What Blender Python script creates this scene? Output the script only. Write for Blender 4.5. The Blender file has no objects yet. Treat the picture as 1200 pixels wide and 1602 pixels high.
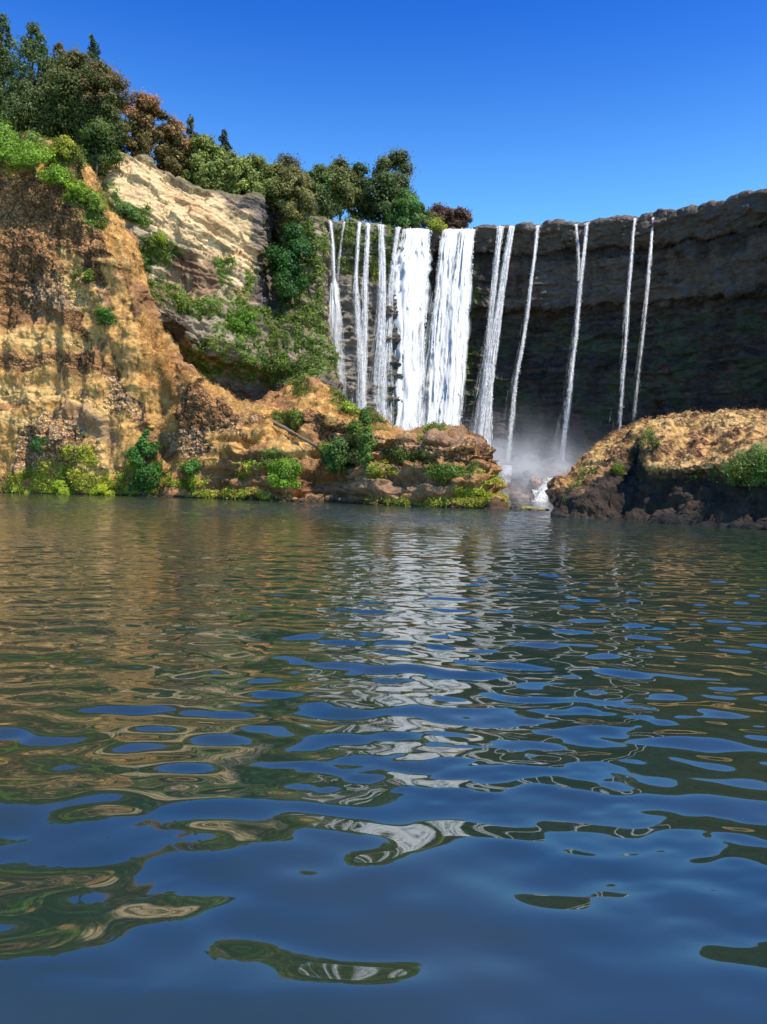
import bpy, math, random
import numpy as np
from mathutils import Matrix, Vector
S = bpy.context.scene
COL = S.collection
R = math.radians

# ------------------------------------------------------------------ camera
F, CX, CY, CAMH = 1300.0, 600.0, 801.0, 2.4          # focal length and centre in photo pixels
PITCH, ROLL = math.atan(47 / 1300), math.atan(0.020)
fw = np.array([0, math.cos(PITCH), -math.sin(PITCH)])
up0 = np.array([0, math.sin(PITCH), math.cos(PITCH)])
rt0 = np.array([1.0, 0, 0])
rt = math.cos(ROLL) * rt0 + math.sin(ROLL) * up0
upv = math.cos(ROLL) * up0 - math.sin(ROLL) * rt0
cam_d = bpy.data.cameras.new('camera')
cam = bpy.data.objects.new('camera', cam_d); COL.objects.link(cam)
cam_d.sensor_fit = 'VERTICAL'; cam_d.sensor_height = 36.0; cam_d.sensor_width = 27.0
cam_d.lens = F / 1602 * 36.0
cam_d.clip_start = 0.1; cam_d.clip_end = 6000
cam.matrix_world = Matrix(((rt[0], upv[0], -fw[0], 0), (rt[1], upv[1], -fw[1], 0), (rt[2], upv[2], -fw[2], CAMH), (0, 0, 0, 1)))
S.camera = cam

# ------------------------------------------------------------------ sky, sun, exposure
SUN_EL, SUN_AZ = R(59), R(127)      # azimuth clockwise from +Y: the sun stands high to the right, slightly behind the camera
sdir = Vector((math.sin(SUN_AZ) * math.cos(SUN_EL), math.cos(SUN_AZ) * math.cos(SUN_EL), math.sin(SUN_EL)))
W = bpy.data.worlds.new('World'); S.world = W; W.use_nodes = True
wn = W.node_tree; bg = wn.nodes['Background']
sky = wn.nodes.new('ShaderNodeTexSky'); sky.sky_type = 'NISHITA'; sky.sun_disc = False
sky.sun_elevation = SUN_EL; sky.sun_rotation = SUN_AZ
sky.altitude = 300; sky.air_density = 1.0; sky.dust_density = 0.5; sky.ozone_density = 5.0
hs = wn.nodes.new('ShaderNodeHueSaturation'); hs.inputs['Saturation'].default_value = 1.0; hs.inputs['Value'].default_value = 1.0
wn.links.new(sky.outputs[0], hs.inputs['Color']); gam = wn.nodes.new('ShaderNodeGamma'); gam.inputs[1].default_value = 1.5
geo_ = wn.nodes.new('ShaderNodeTexCoord'); sx_ = wn.nodes.new('ShaderNodeSeparateXYZ'); el_ = wn.nodes.new('ShaderNodeMapRange')
wn.links.new(geo_.outputs['Generated'], sx_.inputs[0]); wn.links.new(sx_.outputs['Z'], el_.inputs['Value'])
el_.inputs['From Min'].default_value = .20; el_.inputs['From Max'].default_value = .54; el_.interpolation_type = 'SMOOTHSTEP'
mt_ = wn.nodes.new('ShaderNodeMix'); mt_.data_type = 'RGBA'                     # paler, greener blue low down, deep blue overhead
mt_.inputs[6].default_value = (.62, .80, .64, 1); mt_.inputs[7].default_value = (.10, .36, .62, 1)
wn.links.new(el_.outputs[0], mt_.inputs[0])
tint = wn.nodes.new('ShaderNodeVectorMath'); tint.operation = 'MULTIPLY'
wn.links.new(hs.outputs[0], gam.inputs[0]); wn.links.new(gam.outputs[0], tint.inputs[0]); wn.links.new(mt_.outputs[2], tint.inputs[1]); wn.links.new(tint.outputs[0], bg.inputs[0])
bg.inputs[1].default_value = 0.14
sl = bpy.data.lights.new('sun', 'SUN'); sl.energy = 4.6; sl.angle = R(0.5); sl.color = (1.0, 0.93, 0.80)
so = bpy.data.objects.new('sun', sl); COL.objects.link(so)
so.rotation_euler = sdir.to_track_quat('Z', 'Y').to_euler(); so.location = (60, -40, 120)
S.view_settings.view_transform = 'Standard'; S.view_settings.look = 'None'
S.view_settings.exposure = 0.55; S.view_settings.gamma = 1.0
S.render.engine = 'CYCLES'
S.cycles.transparent_max_bounces = 24; S.cycles.max_bounces = 6; S.cycles.volume_bounces = 1
S.cycles.use_denoising = True

# ------------------------------------------------------------------ numeric helpers
def P(px, py, Y):
    px = np.asarray(px, float); py = np.asarray(py, float); Y = np.asarray(Y, float)
    d = fw * F + rt * (px - CX)[..., None] - upv * (py - CY)[..., None]
    o = d * (Y / d[..., 1])[..., None]; o[..., 2] += CAMH
    return o
def proj(p):
    q = np.asarray(p, float) - np.array([0, 0, CAMH])
    z = q @ fw
    return CX + F * (q @ rt) / z, CY - F * (q @ upv) / z
def water_py(px, Y):       # picture row where the water surface lies at that depth
    a = P(px, np.full(np.shape(px), 780.), Y); b = P(px, np.full(np.shape(px), 830.), Y)
    return 780 + 50 * a[..., 2] / (a[..., 2] - b[..., 2])
def hsh(ix, iy, iz, s):
    ix = ix.astype(np.uint32); iy = iy.astype(np.uint32); iz = iz.astype(np.uint32)
    h = ix * np.uint32(374761393) + iy * np.uint32(668265263) + iz * np.uint32(2147483647) + np.uint32((s * 974711 + 12345) & 0xffffffff)
    h = (h ^ (h >> np.uint32(13))) * np.uint32(1274126177)
    h = (h ^ (h >> np.uint32(16))) * np.uint32(2246822519)
    h = h ^ (h >> np.uint32(15))
    return h.astype(np.float64) / 4294967295.0
def vnoise(p, s=0):
    i = np.floor(p).astype(np.int64); f = p - i; f = f * f * f * (f * (f * 6 - 15) + 10)
    out = 0
    for a in (0, 1):
        for b in (0, 1):
            for c in (0, 1):
                w = (f[:, 0] if a else 1 - f[:, 0]) * (f[:, 1] if b else 1 - f[:, 1]) * (f[:, 2] if c else 1 - f[:, 2])
                out = out + w * hsh(i[:, 0] + a, i[:, 1] + b, i[:, 2] + c, s)
    return out * 2 - 1
def fbm(p, sc, oct=4, s=0, g=0.5):
    p = np.asarray(p) / np.asarray(sc, float); a = 1; t = 0; n = 0
    for k in range(oct):
        t = t + a * vnoise(p + 17.3 * k, s + k); n += a; a *= g; p = p * 2.03
    return t / n * 1.6
def voro(p, s=0):           # distance to nearest cell centre, and that cell's random number
    i = np.floor(p).astype(np.int64); best = np.full(len(p), 9.0); rid = np.zeros(len(p))
    for a in (-1, 0, 1):
        for b in (-1, 0, 1):
            for c in (-1, 0, 1):
                x, y, z = i[:, 0] + a, i[:, 1] + b, i[:, 2] + c
                h0 = hsh(x, y, z, s)
                d = (x + .15 + .7 * h0 - p[:, 0]) ** 2 + (y + .15 + .7 * hsh(x, y, z, s + 1) - p[:, 1]) ** 2 + (z + .15 + .7 * hsh(x, y, z, s + 2) - p[:, 2]) ** 2
                m = d < best; best = np.where(m, d, best); rid = np.where(m, h0, rid)
    return np.sqrt(best), (rid * 97.31) % 1.0
def sstep(a, b, x):
    t = np.clip((x - a) / (b - a), 0, 1); return t * t * (3 - 2 * t)
def mixc(c, col, m):
    return c * (1 - m[:, None]) + np.asarray(col, float) * m[:, None]

# ------------------------------------------------------------------ mesh helpers
def mk_mesh(name, V, Fc, mat=None, colr=None, smooth=True, extra=None):
    V = np.ascontiguousarray(V, dtype=np.float32); Fc = np.ascontiguousarray(Fc, dtype=np.int32)
    me = bpy.data.meshes.new(name); k = Fc.shape[1]
    me.vertices.add(len(V)); me.vertices.foreach_set('co', V.ravel())
    me.loops.add(Fc.size); me.loops.foreach_set('vertex_index', Fc.ravel())
    me.polygons.add(len(Fc)); me.polygons.foreach_set('loop_start', np.arange(0, Fc.size, k, dtype=np.int32))
    me.polygons.foreach_set('use_smooth', np.full(len(Fc), smooth))
    me.update(calc_edges=True)
    if colr is not None:
        at = me.color_attributes.new('Col', 'FLOAT_COLOR', 'POINT')
        c = np.ones((len(V), 4), np.float32); c[:, :colr.shape[1]] = colr; at.data.foreach_set('color', c.ravel())
    if extra:
        for kx, v in extra.items():
            a = me.attributes.new(kx, 'FLOAT', 'POINT'); a.data.foreach_set('value', np.asarray(v, np.float32))
    if mat: me.materials.append(mat)
    return me
def link(name, me, parent=None, loc=None, label=None, cat=None, group=None, kind=None):
    o = bpy.data.objects.new(name, me); COL.objects.link(o)
    if parent: o.parent = parent
    if loc is not None: o.location = loc
    if label: o['label'] = label
    if cat: o['category'] = cat
    if group: o['group'] = group
    if kind: o['kind'] = kind
    return o
def empty(name, loc, label, cat, group=None):
    return link(name, None, None, loc, label, cat, group)
def grid_faces(nu, nv, close=False):
    i = np.arange(nu - 1)[:, None] * nv + np.arange(nv - 1)[None, :]
    return np.stack([i, i + nv, i + nv + 1, i + 1], -1).reshape(-1, 4)

# ------------------------------------------------------------------ materials
def nodes(m):
    m.use_nodes = True; t = m.node_tree; return t, t.nodes, t.links
def rock_mat(name, bump=0.25, sc=1.0, rough=0.9, spec=0.25, stone=3.0, bed=None):
    """Col = rock colour; attribute 'rub' = how much the surface is broken into loose stones"""
    m = bpy.data.materials.new(name); t, N, L = nodes(m); b = N['Principled BSDF']
    at = N.new('ShaderNodeAttribute'); at.attribute_name = 'Col'
    ru = N.new('ShaderNodeAttribute'); ru.attribute_name = 'rub'
    geo = N.new('ShaderNodeTexCoord'); bv = None
    if bed:                                   # bedding: noise drawn out along the strata, dipping by bed[0] degrees
        r1 = N.new('ShaderNodeMapping'); r1.inputs['Rotation'].default_value = (0, -R(bed[0]), 0); L.new(geo.outputs['Object'], r1.inputs['Vector'])
        r2 = N.new('ShaderNodeMapping'); r2.inputs['Scale'].default_value = bed[1]; L.new(r1.outputs[0], r2.inputs['Vector']); bv = r2.outputs[0]
    def noise(scale, det=8, ro=.68, vec=None):
        n = N.new('ShaderNodeTexNoise'); n.inputs['Scale'].default_value = scale; n.inputs['Detail'].default_value = det; n.inputs['Roughness'].default_value = ro
        L.new(vec or geo.outputs['Object'], n.inputs['Vector']); return n
    def mrange(v, a, b_, c, d):
        r = N.new('ShaderNodeMapRange'); 
        for k, x in zip(('From Min', 'From Max', 'To Min', 'To Max'), (a, b_, c, d)): r.inputs[k].default_value = x
        L.new(v, r.inputs['Value']); return r.outputs[0]
    def mth(op, x, y=None, z=None):
        q = N.new('ShaderNodeMath'); q.operation = op
        for k, v in enumerate((x, y, z)):
            if v is None: continue
            if isinstance(v, (int, float)): q.inputs[k].default_value = v
            else: L.new(v, q.inputs[k])
        return q.outputs[0]
    n1 = noise(1.7 * sc, vec=bv); n3 = noise(6 * sc, 5, .7, vec=bv)
    wv = N.new('ShaderNodeVectorMath'); wv.operation = 'MULTIPLY_ADD'; L.new(n3.outputs['Color'], wv.inputs[0]); wv.inputs[1].default_value = (.22, .22, .22); L.new(geo.outputs['Object'], wv.inputs[2])
    v1 = N.new('ShaderNodeTexVoronoi'); v1.inputs['Scale'].default_value = stone * sc; L.new(wv.outputs[0], v1.inputs['Vector'])
    sep = N.new('ShaderNodeSeparateColor'); L.new(v1.outputs['Color'], sep.inputs[0])
    gap = mrange(v1.outputs['Distance'], .35, .75, 1.0, .35)          # darker in the gaps between the stones
    tone = mrange(sep.outputs[0], 0, 1, .55, 1.6)
    st = mth('MULTIPLY', gap, tone)
    stm = mth('ADD', mth('MULTIPLY', mth('SUBTRACT', st, 1.0), ru.outputs['Fac']), 1.0)
    fac = mth('MULTIPLY', mth('MULTIPLY', mrange(n1.outputs['Fac'], .3, .7, .6, 1.45), mrange(n3.outputs['Fac'], .3, .7, .75, 1.25)), stm)
    mx = N.new('ShaderNodeVectorMath'); mx.operation = 'SCALE'
    L.new(at.outputs['Color'], mx.inputs[0]); L.new(fac, mx.inputs['Scale']); L.new(mx.outputs[0], b.inputs['Base Color'])
    hgt = mth('ADD', n1.outputs['Fac'], mth('MULTIPLY', n3.outputs['Fac'], .35))
    hgt = mth('SUBTRACT', hgt, mth('MULTIPLY', mth('MULTIPLY', v1.outputs['Distance'], ru.outputs['Fac']), .8))
    bp = N.new('ShaderNodeBump'); bp.inputs['Strength'].default_value = 1; bp.inputs['Distance'].default_value = bump
    L.new(hgt, bp.inputs['Height']); L.new(bp.outputs[0], b.inputs['Normal'])
    b.inputs['Roughness'].default_value = rough; b.inputs['Specular IOR Level'].default_value = spec
    return m
def leaf_mat(name, transl=0.35, rough=0.55):
    m = bpy.data.materials.new(name); t, N, L = nodes(m); b = N['Principled BSDF']; out = N['Material Output']
    at = N.new('ShaderNodeAttribute'); at.attribute_name = 'Col'
    L.new(at.outputs['Color'], b.inputs['Base Color']); b.inputs['Roughness'].default_value = rough
    b.inputs['Specular IOR Level'].default_value = 0.35
    tr = N.new('ShaderNodeBsdfTranslucent'); L.new(at.outputs['Color'], tr.inputs['Color'])
    mx = N.new('ShaderNodeMixShader'); mx.inputs[0].default_value = transl
    L.new(b.outputs[0], mx.inputs[1]); L.new(tr.outputs[0], mx.inputs[2]); L.new(mx.outputs[0], out.inputs['Surface'])
    return m
def bark_mat():
    m = bpy.data.materials.new('bark'); t, N, L = nodes(m); b = N['Principled BSDF']
    n = N.new('ShaderNodeTexNoise'); n.inputs['Scale'].default_value = 4; n.inputs['Detail'].default_value = 6
    r = N.new('ShaderNodeValToRGB'); r.color_ramp.elements[0].color = (.035, .025, .018, 1); r.color_ramp.elements[1].color = (.20, .15, .11, 1)
    L.new(n.outputs['Fac'], r.inputs[0]); L.new(r.outputs[0], b.inputs['Base Color']); b.inputs['Roughness'].default_value = .9
    bp = N.new('ShaderNodeBump'); bp.inputs['Distance'].default_value = .05; L.new(n.outputs['Fac'], bp.inputs['Height']); L.new(bp.outputs[0], b.inputs['Normal'])
    return m
M_ROCK = rock_mat('weathered_rock', .26, stone=3.9)
M_WET = rock_mat('dark_wet_rock', .28, 0.8, .6, .35, bed=(0, (.35, .35, 1.7)))
M_TAN = rock_mat('banded_tan_rock', .16, 0.8, bed=(-24, (.30, .30, 1.8)))
M_LEAF = leaf_mat('leaves', .45); M_GRASS = leaf_mat('grass_blades', .3, .8); M_BARK = bark_mat()

# ------------------------------------------------------------------ terrain sheets
TER = []         # (px, py, Y, xyz, masks) of every terrain vertex, for planting
def resample(ctrl, res):
    """ctrl[C][R] of (px,py,Y) -> dense grid, linear between the control points then gently relaxed."""
    A = np.array(ctrl, float); Wd = P(A[..., 0], A[..., 1], A[..., 2])
    def cnt(d, ax):
        l = np.linalg.norm(np.diff(Wd, axis=ax), axis=2)
        l = np.percentile(l, 75, axis=1 - ax); return np.clip(np.ceil(l / res), 2, 400).astype(int)
    cu, cv = cnt(Wd, 0), cnt(Wd, 1)
    def par(c): return np.concatenate([[i + k / n for k in range(n)] for i, n in enumerate(c)] + [[len(c)]])
    U, V = par(cu), par(cv)
    def lerp(A, U, ax):
        i = np.minimum(U.astype(int), A.shape[ax] - 2); f = U - i
        a = np.take(A, i, ax); b = np.take(A, i + 1, ax)
        sh = [1, 1, 1]; sh[ax] = -1; f = f.reshape(sh); return a * (1 - f) + b * f
    G = lerp(lerp(A, U, 0), V, 1)
    for it in range(5):
        H = G.copy(); H[1:-1] = .25 * G[:-2] + .5 * G[1:-1] + .25 * G[2:]
        K = H.copy(); K[:, 1:-1] = .25 * H[:, :-2] + .5 * H[:, 1:-1] + .25 * H[:, 2:]; G = K
    return G
def normals(X):
    du = np.gradient(X, axis=0); dv = np.gradient(X, axis=1)
    n = np.cross(dv, du); n /= np.linalg.norm(n, axis=2, keepdims=True) + 1e-9
    return n
def blob(px, py, L_, warp):
    """soft mask of ellipses given as (cx, cy, rx, ry, angle degrees)"""
    wx, wy = warp; out = np.zeros(len(px))
    for (cx, cy, rx, ry, an) in L_:
        c, s = math.cos(R(an)), math.sin(R(an)); x = px + wx - cx; y = py + wy - cy
        d = np.sqrt(((x * c + y * s) / rx) ** 2 + ((-x * s + y * c) / ry) ** 2)
        out = np.maximum(out, sstep(1.25, .75, d))
    return out
def finish(name, G, disp_fn, col_fn, mat, label=None, keep=None):
    X = P(G[..., 0], G[..., 1], G[..., 2]); nu, nv = X.shape[:2]
    n = normals(X)
    if (n[..., 1].mean() > 0): n = -n
    p = X.reshape(-1, 3); px = G[..., 0].ravel(); py = G[..., 1].ravel(); nn = n.reshape(-1, 3)
    warp = (fbm(p, 3.0, 4, 91) * 12, fbm(p, 3.0, 4, 57) * 10)
    mk = col_fn(p, px, py, warp, None)
    d = disp_fn(p, px, py, mk)
    q = p + nn * d[:, None]
    colr = mk['color']
    link(name, mk_mesh(name, q, grid_faces(nu, nv), mat, colr, True, dict(rub=mk.get('rub', np.full(len(q), .15)))), kind='structure', label=label)
    a, b = proj(q)
    TER.append(dict(name=name, p=q, px=a, py=b, Y=q[:, 1], n=normals(q.reshape(nu, nv, 3)).reshape(-1, 3), mk=mk, sz=(nu, nv)))
    return q
def rubble(p, s=0, cell=.55):
    w = p + np.stack([fbm(p, 1.2, 2, s + 5), fbm(p, 1.2, 2, s + 6), fbm(p, 1.2, 2, s + 7)], 1) * .25
    d1, r1 = voro(w / cell, s); d2, r2 = voro(w / (cell * 2.3), s + 9)
    return (.55 - d1) * .8 + (r1 - .5) * .55 + (.5 - d2) * .5, r1, d1

def blocks(p, L_, H_, dip=0., s=0):      # fractured, bedded rock: flat offset per block, narrow joints
    q = np.stack([p[:, 0], p[:, 1], p[:, 2] + p[:, 0] * dip], 1) + np.stack([fbm(p, 3, 2, s + 3)] * 3, 1) * np.array([.5, .5, .25])
    q = q / np.array([L_, L_, H_]); row = np.floor(q[:, 2]); q[:, 0] += (row * .618) % 1.0 * 1.7
    d, rid = voro(q, s); return rid - .5, d
DRY = np.array((.53, .29, .088)); DRYL = np.array((.62, .38, .14)); BRN = np.array((.31, .150, .058)); CLAST = np.array((.42, .25, .12))
TAN = np.array((.58, .39, .20)); GRN = np.array((.11, .18, .03)); YEL = np.array((.34, .33, .035)); DRK = np.array((.045, .035, .03))

# ---- the left buttress running down into the promontory
CD = [
 [(-220,150,134),(-220,250,127),(-220,380,121),(-220,480,119),(-220,530,115.5),(-220,600,113),(-220,640,111),(-220,700,110)],
 [(-120,175,131),(-120,270,125),(-120,390,120.5),(-120,490,118.5),(-120,535,115.2),(-120,600,112.8),(-120,635,111),(-120,700,110)],
 [(0,205,127),(0,285,121.5),(0,400,119),(0,505,117),(0,545,114),(0,605,112),(0,640,110),(0,705,109.5)],
 [(60,222,125.5),(60,290,120.5),(60,400,118),(60,507,116.5),(60,546,113.5),(60,605,111.5),(60,640,109.7),(60,700,109)],
 [(108,218,123.5),(112,290,119.5),(110,400,116.5),(112,490,115.5),(112,540,113.3),(112,600,111.5),(112,640,109.3),(112,700,108.5)],
 [(132,255,123),(155,330,118),(160,400,114),(158,490,112.5),(158,545,112.5),(158,600,110.8),(158,640,109.2),(158,700,108)],
 [(150,300,122),(185,370,117),(200,430,114.3),(212,490,112.5),(220,545,111),(220,590,110),(215,640,108.8),(212,700,107.2)],
 [(200,372,122),(215,440,117),(234,510,113.5),(246,550,111.5),(254,585,110.2),(258,620,109.2),(258,660,107.5),(252,710,105.8)],
 [(238,508,118),(256,545,114),(266,575,110.5),(266,590,107),(266,615,105.6),(266,650,104.8),(267,685,104.2),(268,720,103.7)],
 [(290,574,112),(294,581,108.5),(297,590,105.8),(299,606,104.3),(301,630,103.6),(303,655,103),(305,690,102.4),(308,730,101.6)],
 [(335,603,112),(336,613,108),(338,626,104.8),(340,640,103.6),(342,660,102.6),(345,685,101.6),(347,712,100.6),(350,745,99.6)],
 [(393,620,112),(395,632,107.5),(398,645,103.4),(400,660,101.6),(402,680,100.2),(404,705,98.8),(405,727,97.8),(407,752,96.4)],
 [(445,600,112),(447,618,108),(449,640,103.6),(452,668,102.6),(454,695,100.5),(456,712,96.4),(457,732,95),(458,757,93.6)],
 [(485,590,110),(490,610,106),(495,628,102),(498,646,98.6),(501,668,100.5),(504,700,98),(506,735,96.5),(507,765,95.5)],
 [(520,608,108),(526,625,104),(532,643,99.8),(536,658,96.6),(539,678,96.4),(541,704,95.5),(542,735,95),(543,765,94.6)],
 [(550,638,105),(557,650,101),(562,662,97),(566,675,92.6),(568,694,92),(570,714,90.8),(571,738,89.6),(572,764,88.6)],
 [(600,664,101),(610,670,97),(618,677,92.4),(622,686,89.4),(624,702,88.8),(626,722,88.2),(627,742,87),(628,767,86)],
 [(655,674,97.5),(662,677,94),(668,683,89.6),(671,691,86.6),(672,706,86.4),(673,724,85.6),(674,744,84.6),(675,768,83.8)],
 [(705,677,95),(712,681,92),(718,688,87.6),(720,697,84.6),(721,712,84.4),(722,728,83.6),(723,746,82.8),(724,770,82.2)],
 [(735,683,93),(742,689,90),(748,698,86.5),(752,710,83.6),(754,724,83.2),(756,740,82.4),(758,755,81.6),(759,775,81)],
 [(744,694,95),(754,704,91),(762,715,87.5),(767,728,85),(770,740,84),(772,752,82.9),(774,766,82),(776,782,81)],
 [(744,710,100),(752,716,96),(760,726,93),(765,738,91),(768,750,90),(771,762,89),(773,774,88),(775,786,87)],
 [(735,725,106),(740,730,103),(745,738,101),(750,748,100),(755,758,99),(758,768,98),(762,778,97),(765,788,96)],
]
FOOT = [(-220,108),(-120,108.5),(0,108.5),(60,108),(108,107.5),(165,106.3),(215,105.2),(255,104),(273,102.8),(311,100.8),(350,98.6),(408,95),(458,92.4),(508,94.6),(543,93.6),(572,87.6),(628,85),(675,82.8),(724,81.2),(760,80),(776,79.6),(780,86),(775,95)]
for i in range(8):          # the buttress is steep: its top leans back only a little
    k = [.45, .45, .45, .45, .45, .5, .6, .8][i]; fy = FOOT[i][1]
    CD[i] = [(x, y, fy + (Y - fy) * k) for (x, y, Y) in CD[i]]
for c, (fx, fY) in zip(CD, FOOT):
    wy = float(water_py(np.array(fx), np.array(fY)))
    c.append((fx, wy - 1, fY + .1)); wy2 = P(np.array(fx), np.array(wy), np.array(fY - .8))
    a = P(fx, wy, fY); a[1] -= .6; a[2] = -2.5; x, y = proj(a); c.append((float(x), float(y), fY - .6))
# behind the top edge
for i, c in enumerate(CD):
    (x, y, Yt) = c[0]; w = P(x, y, Yt)
    if i < 8:  back = [w + [-8, 45, 8], w + [-2, 12, 1.5], w + [-.5, 3, .5]]
    elif i < 12: back = [w + [-3, 16, -w[2] - 3], w + [-1, 9, -3], w + [0, 3, -.5]]
    else: back = [w + [3, 12, -w[2] - 3], w + [2, 8, -w[2] * .6], w + [.5, 3, -.8]]
    bb = []
    for q in back:
        a, b = proj(q); bb.append((float(a), float(b), float(q[1])))
    CD[i] = bb + c
G_CD = resample(CD, .12)
def col_cd(p, px, py, warp, _):
    w = warp; n1 = fbm(p, 2.2, 4, 3); n2 = fbm(p, .7, 3, 8)
    dry = blob(px, py, [(60,532,110,24,4),(50,602,120,24,0),(50,645,60,12,-8),(150,650,14,80,0),(135,470,22,90,-25),(205,560,34,85,-22),(240,610,30,70,-20),
        (175,690,45,45,0),(150,740,22,40,0),(90,270,90,14,8),(160,300,12,60,-30),(195,400,16,60,-30),(180,450,14,60,-20),(240,530,22,50,-35),(310,600,50,9,25),(380,630,55,10,22),(440,640,60,12,0),
        (500,620,70,22,20),(560,655,60,14,18),(620,675,60,8,8),(430,690,60,25,25),(360,700,50,14,20),(300,720,60,12,0),(10,700,20,60,0)], w)
    lite = blob(px, py, [(45,532,90,14,4),(30,618,90,12,4),(20,652,60,9,8),(110,625,50,10,30),(120,450,16,32,-35),(160,690,12,70,0)], w)
    rub = blob(px, py, [(60,380,130,110,0),(60,692,100,40,0),(70,568,110,8,3),(140,620,30,22,30),(190,620,60,35,30),(330,660,70,55,10),(130,500,20,80,0),(690,705,90,22,3),(600,700,60,16,10),(520,670,50,22,20),(-100,400,120,110,0),(-100,690,90,45,0)], w)
    grn = blob(px, py, [(20,235,60,30,5),(100,250,35,25,20),(125,310,22,30,-40),(150,330,30,18,50),(120,440,14,12,0),(440,735,26,16,0),(530,715,30,16,0),(640,715,40,6,4),(700,742,40,8,6),(738,742,20,12,10),
        (480,602,26,8,0),(560,640,50,14,35),(680,680,26,5,0),(300,725,22,7,0),(-100,220,70,40,5),(570,690,14,40,0),(450,655,30,12,10)], w)
    yel = blob(px, py, [(80,750,70,20,0),(160,758,45,14,0),(30,764,40,8,0),(210,740,16,40,0),(240,745,14,25,0),(300,752,36,8,0),(370,775,80,6,3),(385,735,22,6,0),(655,788,80,6,2),(742,782,36,14,5),(757,752,16,12,20),(600,745,30,7,0),(125,715,30,12,0),(-100,750,90,22,0)], w)
    mauve = blob(px, py, [(700,690,70,10,3),(655,745,70,14,0),(690,770,50,10,0),(540,775,50,16,0),(600,762,45,16,10),(150,665,40,14,30),(470,790,40,10,0)], w)
    rb, rid, d1 = rubble(p, 20, .42)
    base = np.repeat(BRN[None], len(p), 0)
    base = base * (1 + .5 * n1)[:, None]
    lightc = (rid > .45)
    palem = blob(px, py, [(60,695,120,50,0),(180,620,60,30,20),(310,690,50,20,0),(100,465,60,18,0),(620,700,130,20,4),(400,670,60,20,0)], w)
    base = base * (1 - .08 * rub[:, None] * (1 - palem[:, None]))
    base = np.where(lightc[:, None] & (rub > .3)[:, None] & (palem > .4)[:, None], base * .5 + CLAST * (.3 + .6 * rid)[:, None], base)
    pale = blob(px, py, [(60,695,110,45,0),(180,620,60,30,20),(310,690,50,20,0),(100,460,70,24,0)], w)
    base = mixc(base, (.42, .27, .14), pale * (rid > .35) * .7)
    n4 = fbm(np.stack([p[:, 0], p[:, 1], p[:, 2] * .45], 1), .38, 3, 15)
    k = sstep(-.3, .4, n1 * .8 + n2 * .35 + n4 * .55 + (dry - .5) * 1.5) * np.clip(dry * 1.3 + .16, 0, 1)
    n5 = sstep(-.35, .45, fbm(p, 4.5, 3, 48)); dd = (DRY[None] * (1 - n5[:, None] * .6) + np.array((.34, .215, .085))[None] * n5[:, None] * .6) * (1 + .3 * n2[:, None]); c = base * (1 - k[:, None]) + dd * k[:, None]
    c = mixc(c, np.array((.62, .37, .13)), np.clip(lite * 1.1, 0, 1) * sstep(-.9, -.2, n2)); k = k * (1 - .7 * lite)
    c = mixc(c, (.26, .15, .085), mauve * .8)
    gk = grn * sstep(-.4, .2, n2 + n1 * .5 + .15); c = c * (1 - gk[:, None]) + (GRN * 1.1 * (1 + .4 * n2[:, None])) * gk[:, None]
    yk = yel * sstep(-.3, .2, n2 + .1); c = c * (1 - yk[:, None]) + YEL * (1 + .3 * n1[:, None]) * yk[:, None]
    c = mixc(c, (.03, .022, .016), sstep(.35, .05, p[:, 2]) * .85)
    return dict(color=np.clip(c, .01, .9), dry=k, grn=gk, yel=yk, rub=np.clip(.25 + rub, 0, 1) * (1 - .8 * k) * (1 - .8 * np.maximum(mauve, gk)), rb=rb * (1 - .7 * mauve))
def disp_cd(p, px, py, mk):
    d = fbm(p, 7, 3, 31) * 1.0 + fbm(p, 2.0, 3, 35) * .45
    d += mk['rb'] * .34 * (.25 + .75 * mk['rub'])
    lv = p[:, 2] + fbm(p, 5, 2, 40) * .8
    st = np.abs(((lv / 1.9) % 1) - .5) * 2
    low = sstep(250, 420, px) * sstep(10.5, 6.5, p[:, 2])
    d += (sstep(.15, .6, st) - .6) * .85 * low
    rid = fbm(np.stack([p[:, 0], p[:, 1], p[:, 2] * .25], 1), 1.6, 3, 77)
    d += rid * .62
    b1, e1 = blocks(p, 2.2, 1.1, 0, 70); d += b1 * .85 * (.45 + .55 * low) * (1 - .45 * mk['dry'])
    return d * sstep(-3, .2, p[:, 2] + .8)
finish('rocky_slope', G_CD, disp_cd, col_cd, M_ROCK)

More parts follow.
